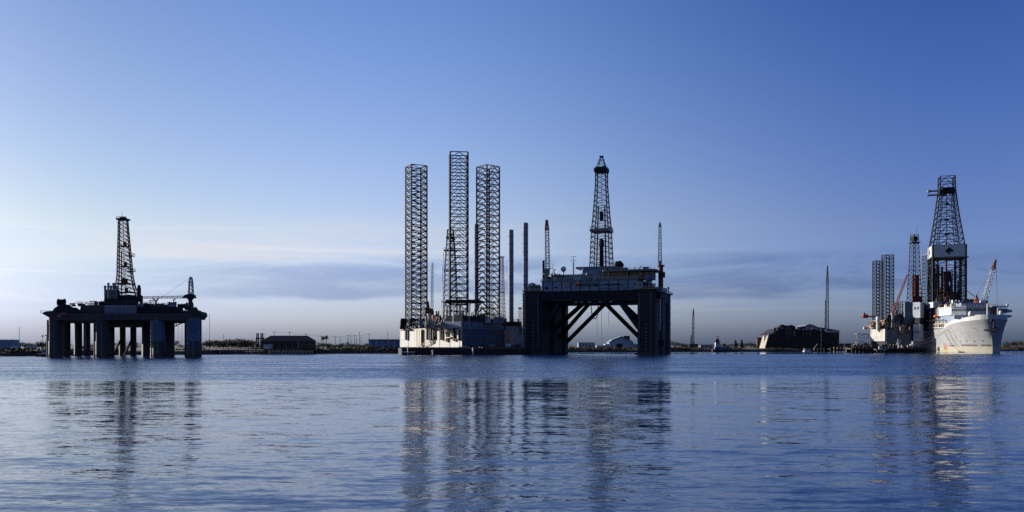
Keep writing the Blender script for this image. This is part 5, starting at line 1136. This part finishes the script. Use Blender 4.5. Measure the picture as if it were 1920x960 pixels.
def tower(h):
    def f(t):
        rs = rings_from(0, 0, [(0, 2.4), (h, 1.0)], 6); chords(brace(MB(), rs, .16, 'X'), rs, .3).build('lattice', 'dark_steel', t); MB().box((0, 0, h * .55), (2.6, 2.6, 1.2)).build('platform', 'dark_steel', t); MB().beam((0, 0, h), (0, 0, h + 2), .15).build('aerial', 'dark_steel', t)
    return f
on('lattice_tower', 'dark lattice tower on the low bank, the one nearer the tugboat', 'tower', 1379, 850, tower(7.6)); on('lattice_tower', 'dark lattice tower on the low bank, the one nearer the mooring tower', 'tower', 1390.5, 850, tower(8.2))

# seen through the black rig: white office, barn, fence
on('office_building', 'white flat-roofed office with dark windows seen under the big black rig', 'building', 1099, 815, lowhouse(15, 5.0, 'pale_wall', 'blue_grey', win=5))
def barn(t):
    w2 = 10.5; prof_ = [(-w2, 0), (w2, 0), (w2, 5.0), (7.6, 7.4), (0, 10.2), (-7.6, 7.4), (-w2, 5.0)]
    MB().extr(prof_, -7, 14).build('wall', 'pale_wall', t)
    rp_ = [(-w2 - .6, 4.8), (-7.8, 7.5), (0, 10.4), (7.8, 7.5), (w2 + .6, 4.8)]
    rf = MB().extr(rp_ + [(x, z + .5) for x, z in reversed(rp_)], -8, 15).build('roof', 'blue_grey', t)
    MB().bx(3.2, 8.6, 0, 6, 8.2, 11.4).build('cupola', 'dark_steel', rf)
    MB().bx(-4.2, 1.2, -7.1, -7.003, 0, 4.2).build('door', 'dark_steel', t); MB().bx(2.0, 3.2, -7.1, -7.003, .4, 3.8).build('door', 'clean_white', t)
    MB().extr([(-22, 0), (-w2 - .02, 0), (-w2 - .02, 4.4), (-14, 4.0), (-14.4, 3.0), (-22, 2.6)], -5, 10).build('lean_to', 'pale_wall', t)
    MB().extr([(w2 + .02, 0), (19, 0), (19, 3.0), (w2 + .02, 4.6)], -5, 10).build('lean_to', 'pale_wall', t)
on('barn', 'pale barn with a hipped roof and cupola seen under the big black rig', 'barn', 1163, 800, barn)
def fence(n, w_):
    def f(t):
        for k in range(n + 1): MB().beam((-w_ / 2 + w_ * k / n, 0, 0), (-w_ / 2 + w_ * k / n, 0, 4.0), .16).build('post', 'clean_white', t)
        mb = MB()
        for z in (1.2, 2.4, 3.6): mb.beam((-w_ / 2, -.02, z), (w_ / 2, -.02, z), .13)
        mb.build('fence_rail', 'clean_white', t)
    return f
on('fence', 'white post and rail fence beside the flat-roofed office', 'fence', 1073, 806, fence(4, 7))

# ================================================================== left shore: warehouse, pier, towers, poles, palms
def warehouse(t):
    w2 = 13.5; MB().bx(-16.5, 16.5, -6, 8, 0, 5.6).build('wall', 'barn_wall', t)
    a_ = [(-16.9, -6.6), (16.9, -6.6), (16.9, 8.6), (-16.9, 8.6)]; b_ = [(-11.5, -.4), (12.5, -.4), (12.5, 2.4), (-11.5, 2.4)]
    MB().prism(a_, 5.6, 9.2, b_).build('roof', 'roof_dark', t)
    for k in range(4): MB().bx(-7 + k * 4.4, -5 + k * 4.4, -6.1, -6.003, 1.4, 4.2).build('window', 'dark_steel', t)
    MB().bx(-14.4, -8.4, -6.12, -6.003, .3, 3.4).build('door', 'pale_wall', t)
    MB().extr([(8.8, 0), (9.1, 0), (9.1, 5.4), (8.8, 5.4)], -6.15, -6.003).build('downpipe', 'pale_wall', t)
on('warehouse', 'long dark brown warehouse with a hipped roof on the shore', 'warehouse', 540, 590, warehouse, yaw=R(-4))
def pierl(t):
    MB().bx(-21, 21, -2, 2.5, 2.3, 2.9).build('deck', 'timber', t)
    for k in range(17): MB().beam((-20 + k * 2.5, -1.9, -2), (-20 + k * 2.5, -1.9, 2.6 + (k * 7 % 5) * .25), .32, 8).build('pile', 'pale_timber' if k % 4 == 1 else 'timber', t, 40)
    mb = MB(); rail(mb, [(-2, -1.9, 2.9), (20, -1.9, 2.9)], 1.0, 2.5, .09); mb.build('railing', 'pale_timber', t)
small('pier', 'low dark timber pier on piles right of the old rig', 'pier', 437, 558, 0, pierl)
def bulk(t):
    MB().bx(-14, 14, -1, 1, -2, 2.2).build('wall', 'pale_timber', t)
    for k in range(13): MB().beam((-13 + k * 2.2, -1.2, -2), (-13 + k * 2.2, -1.2, 2.8), .3, 8).build('pile', 'timber', t, 40)
small('bulkhead', 'bleached timber bulkhead at the waterline below the warehouse', 'bulkhead', 545, 566, 0, bulk)
def twin(t):
    for s_ in (-1.5, 1.5):
        rs = rings_from(s_, 0, [(0, 1.9), (11.2, 1.2)], 8); chords(brace(MB(), rs, .1, 'X'), rs, .18).build('lattice', 'dark_steel', t); MB().box((s_, 0, 7.6), (2.2, 2, 1.0)).build('platform', 'dark_steel', t); MB().box((s_, 0, 11), (1.5, 1.5, .5)).build('platform', 'dark_steel', t)
on('lattice_tower', 'pair of joined lattice towers with platforms beside the brown warehouse', 'tower', 487, 620, twin)
on('office_building', 'bright blue two-storey building with window bands left of the white rig', 'building', 722, 690, lambda t: (MB().bx(-12, 12, -5, 5, 0, 6.6).build('wall', 'blue_wall', t), MB().bx(-12.4, 12.4, -5.4, 5.4, 6.6, 7.2).build('roof', 'dark_steel', t), [MB().bx(-11.2 + k * 2.3, -9.9 + k * 2.3, -5.1, -5.003, z, z + 1.3).build('window', 'glass' if k % 2 else 'pale_wall', t) for k in range(10) for z in (1.4, 4.2)]))
def palm(h, seed):
    def f(t):
        q = random.Random(seed); MB().beam((0, 0, 0), (.2, 0, h), .28, 8, .2).build('trunk', 'bark', t)
        mb = MB()
        for k in range(90):
            a_ = q.uniform(0, 6.28); e_ = q.uniform(-.9, 1.2); d = Vector((math.cos(a_) * math.cos(e_), math.sin(a_) * math.cos(e_), math.sin(e_))); p0 = Vector((.2, 0, h)); n_ = d.cross(Vector((0, 0, 1))).normalized(); l = q.uniform(1.4, 2.1)
            pts = [p0 + d * l * s_ + Vector((0, 0, -.9 * s_ * s_ * l * .5)) for s_ in (0, .35, .7, 1)]; ws = (.05, .28, .3, .02)
            for i in range(3): mb.add([pts[i] + n_ * ws[i], pts[i] - n_ * ws[i], pts[i + 1] - n_ * ws[i + 1], pts[i + 1] + n_ * ws[i + 1]], [(0, 1, 2, 3)])
        mb.build('crown', 'palm', t)
    return f
on('palm_tree', 'left one of the two short palms standing together on the bank', 'palm tree', 605, 640, palm(8.4, 1)); on('palm_tree', 'right one of the two short palms standing together on the bank', 'palm tree', 611.5, 640, palm(8.9, 2))
# utility poles and the wires between them
POLES = [(399, 640, 700, 0), (419, 627, 690, 0), (456, 636, 700, 0), (466, 636, 700, 0), (474, 634, 700, 0), (495, 623, 680, 0), (514, 621, 660, 1), (543, 622, 660, 1), (574, 625, 670, 1), (602, 629, 690, 1), (629, 630, 690, 1), (651, 632, 700, 0), (653.5, 628, 690, 1), (658, 629, 690, 0), (665, 628, 690, 1), (668, 632, 700, 0), (674, 622, 690, 0), (677, 631, 700, 0), (692, 625, 690, 1), (36, 613, 640, 0), (727, 620, 680, 0), (80, 630, 640, 0), (87, 629, 640, 0), (638, 631, 700, 0), (425, 634, 710, 0)]
SAYS = {0: 'bare wooden pole', 1: 'wooden utility pole with a crossarm'}
NEAR = {399: 'just right of the old rig', 419: 'rising above the trees right of the old rig', 456: 'among the trees, the leftmost of three', 466: 'among the trees, the middle of three', 474: 'among the trees, the rightmost of three', 495: 'right beside the twin lattice towers', 514: 'over the left end of the warehouse', 543: 'over the middle of the warehouse roof', 574: 'over the right end of the warehouse', 602: 'just left of the two palms', 629: 'next to the palms on their right', 651: 'first of the cluster left of the blue building', 653.5: 'at the left of the cluster by the blue building', 658: 'second bare one of the cluster by the blue building', 665: 'in the middle of the cluster by the blue building', 668: 'right beside the crossarm in the middle of the cluster', 674: 'tallest of the cluster left of the blue building', 677: 'last of the cluster left of the blue building', 692: 'at the left edge of the blue building', 36: 'tall at the far left next to the storage tank', 727: 'standing in front of the blue building', 80: 'left one of two just left of the old rig', 87: 'right one of two just left of the old rig', 638: 'halfway between the palms and the cluster', 425: 'short beside the tall one above the trees'}
wires = []
for px, top, Y, arm in POLES:
    z0 = ground(px, Y); h = Z(top, Y) - z0
    p_ = P(px, 648, Y); t = thing('utility_pole', SAYS[arm] + ' ' + NEAR[px], 'utility pole', (p_.x, p_.y, z0), 0, 'utility poles along the left shore')
    MB().beam((0, 0, 0), (0, 0, h), .2, 8, .14).build('pole', 'bark', t)
    if arm:
        MB().bx(-1.2, 1.2, -.1, .1, h - .7, h - .5).build('crossarm', 'bark', t); wires.append(Vector((p_.x, p_.y, z0 + h - .4)))
    if px in (80, 87): MB().box((0, 0, h), (1.6, .5, .8)).build('lamp_head', 'dark_steel', t)
    if px == 36: rs = rings_from(0, 0, [(0, 1.8), (h * .3, .9)], 4); chords(brace(MB(), rs, .1, 'X'), rs, .16).build('base_lattice', 'grey_steel', t)
mb = MB()
for a_, b_ in zip(wires, wires[1:]):
    pts = [a_.lerp(b_, k / 6) - Vector((0, 0, .7 * math.sin(math.pi * k / 6))) for k in range(7)]
    for s_ in (-1.0, 1.0): mb.path([p_ + Vector((s_, 0, 0)) for p_ in pts], .035, 3)
tag(mb.build('power_line', 'dark_steel'), 'thin sagging wires strung from pole to pole above the warehouse', 'power line')
# far-left tank, workboat, parked trucks
def tank(t):
    MB().lathe((0, 0, 0), [(11, 0), (11, 6.2)], 36).build('shell', 'blue_grey', t, 40); MB().lathe((0, 0, 6.2), [(11.15, 0), (11.15, .45), (.3, 1.0)], 36).build('roof', 'clean_white', t, 40)
on('storage_tank', 'broad blue-grey storage tank with a white rim at the left edge', 'storage tank', 2, 600, tank)
def workboat(t):
    MB().loft([[Vector((x, -w_, -.5)), Vector((x, -w_ * 1.1, h_)), Vector((x, w_ * 1.1, h_)), Vector((x, w_, -.5))] for x, w_, h_ in ((-4.5, .9, 1.6), (-2, 1.4, 1.2), (3, 1.4, 1.1), (4.5, 1.2, 1.2))]).build('hull', 'dark_steel', t)
    cb = MB().bx(-1.6, 1.2, -1, 1, 1.1, 3.6, .15).build('cabin', 'clean_white', t); MB().bx(-.9, .5, -1.02, -.9, 2.2, 3.1).build('window', 'glass', cb); MB().beam((0, 0, 3.6), (0, 0, 7.6), .1).beam((-.8, 0, 6), (.8, 0, 6), .07).build('mast', 'dark_steel', t)
small('workboat', 'small dark workboat with a white cabin beside the old rig', 'boat', 85, 452, 0, workboat)
def truck(c1):
    def f(t):
        MB().bx(-2.6, 1.2, -1, 1, .7, 2.6).build('cargo_box', c1, t); MB().bx(1.25, 2.7, -.95, .95, .6, 2.2, .12).build('cab', c1, t); MB().bx(1.7, 2.5, -.97, .97, 1.5, 2.0).build('windscreen', 'glass', t)
        for x in (-1.8, 1.9):
            for y in (-.9, .9): MB().beam((x, y - .12, .42), (x, y + .12, .42), .42, 12).build('wheel', 'rubber', t, 40)
    return f
on('truck', 'white box truck parked beside the storage tank', 'truck', 29.5, 560, truck('clean_white')); on('truck', 'pale grey box truck parked between the tank and the old rig', 'truck', 58, 575, truck('pale_wall')); on('truck', 'white box truck parked at the left end of the warehouse', 'truck', 503, 584, truck('clean_white'))
for px, lb in ((765, 'white floating platform moored against the barge under the white rig'),):
    def jettyf(t):
        MB().bx(-4, 4, -1, 1, .6, 1.2).build('platform', 'clean_white', t)
        for x in (0, ): MB().beam((x, -1.2, -1.5), (x, -1.2, 4.4), .3, 8).build('post', 'clean_white', t, 40)
        MB().beam((-3.4, 0, -.6), (-3.4, 0, .6), .5, 8).beam((3.4, 0, -.6), (3.4, 0, .6), .5, 8).build('float', 'dark_steel', t, 40)
    small('float_platform', lb, 'platform', px, 532, .8, jettyf)
def pilef(h, m):
    def f(t):
        MB().beam((0, 0, -2), (0, 0, h), .55, 10, .45).build('pile', m, t, 40); MB().lathe((0, 0, h), [(.7, 0), (.7, .3), (.05, .9)], 10).build('cap', 'clean_white', t, 40)
    return f
small('mooring_pile', 'tall white mooring pile before the dark side of the white rig', 'mooring pile', 887, 540, 0, pilef(3.6, 'clean_white')); small('mooring_pile', 'short pale mooring pile before the sunlit side of the white rig', 'mooring pile', 811.5, 534, 0, pilef(2.2, 'cream'))

# ================================================================== trees, winter-bare and evergreen, along the shore
def tree_proto(seed, h, spread, m='foliage', leafn=420, dens=1.0):
    q = random.Random(seed); t = thing('tree', 'tree', 'tree', (0, 0, -500))
    tr = MB().beam((0, 0, -.3), (0, 0, h * .45), .16 * h / 5, 7, .1 * h / 5)
    tips = []
    for k in range(9):
        a_ = q.uniform(0, 6.28); st_ = h * q.uniform(.2, .45); e = Vector((math.cos(a_) * spread * q.uniform(.4, .95), math.sin(a_) * spread * q.uniform(.4, .95), h * q.uniform(.55, .92))); tr.beam((0, 0, st_), e, .07 * h / 5, 5, .03 * h / 5); tips.append(e)
    tr.build('trunk', 'bark', t); mb = MB()
    for k in range(leafn):
        c_ = q.choice(tips); s_ = spread * .34; p_ = c_ + Vector((q.gauss(0, s_), q.gauss(0, s_), q.gauss(0, s_ * .62)))
        if p_.z < h * .12: p_.z = h * .12 + q.random() * .3
        a_ = Vector((q.gauss(0, 1), q.gauss(0, 1), q.gauss(0, 1))).normalized() * .23; b_ = Vector((q.gauss(0, 1), q.gauss(0, 1), q.gauss(0, 1))).normalized() * .23
        mb.add([p_ - a_ - b_, p_ + a_ - b_ * .7, p_ + a_ * .8 + b_, p_ - a_ + b_ * .6], [(0, 1, 2, 3)])
    mb.build('crown', m, t); return t
protos = [tree_proto(1, 5.2, 3.4), tree_proto(2, 4.4, 3.0, leafn=340), tree_proto(3, 6.2, 3.2, leafn=300), tree_proto(4, 3.2, 2.8, leafn=300)]
q = random.Random(77); used = set()
ROWS = [(-30, 30, 8, 620, 'bushy dark tree on the far left shore beyond the trucks', 1.0), (40, 92, 9, 640, 'bushy dark tree on the shore between the tank and the old rig', 1.0), (100, 380, 24, 600, 'dark tree on the shore seen between the columns of the old rig', .8), (384, 480, 22, 640, 'bushy dark tree in the clump behind the timber pier', 1.15), (590, 700, 26, 670, 'low dark tree on the bank between warehouse and blue building', .72), (1204, 1300, 14, 830, 'low dark tree on the bank right of the big black rig', .95), (1330, 1420, 16, 870, 'low dark tree on the bank between tugboat and derelict hull', .9), (1572, 1640, 8, 890, 'low dark tree behind the hut and pier', .9), (1886, 1990, 16, 930, 'dark tree on the bank at the right edge beyond the drillship', 1.35), (1070, 1200, 8, 860, 'low dark tree behind the barn and office', .6)]
for x0_, x1_, n_, Y, lab, sc in ROWS:
    for k in range(n_):
        px = x0_ + (x1_ - x0_) * (k + q.random()) / n_; YY = Y + q.uniform(-18, 25); p_ = P(px, 648, YY); pi = q.randrange(4); s_ = sc * q.uniform(.75, 1.2)
        loc = (p_.x, p_.y, land_z(p_.x, p_.y) - .1)
        if pi in used: t = dup(protos[pi], loc, q.uniform(0, 6.28), (s_, s_, s_))
        else: t = protos[pi]; t.location = loc; t.rotation_euler = (0, 0, q.uniform(0, 6.28)); t.scale = (s_, s_, s_); used.add(pi)
        t['label'] = lab; t['group'] = lab.replace('tree', 'trees', 1)
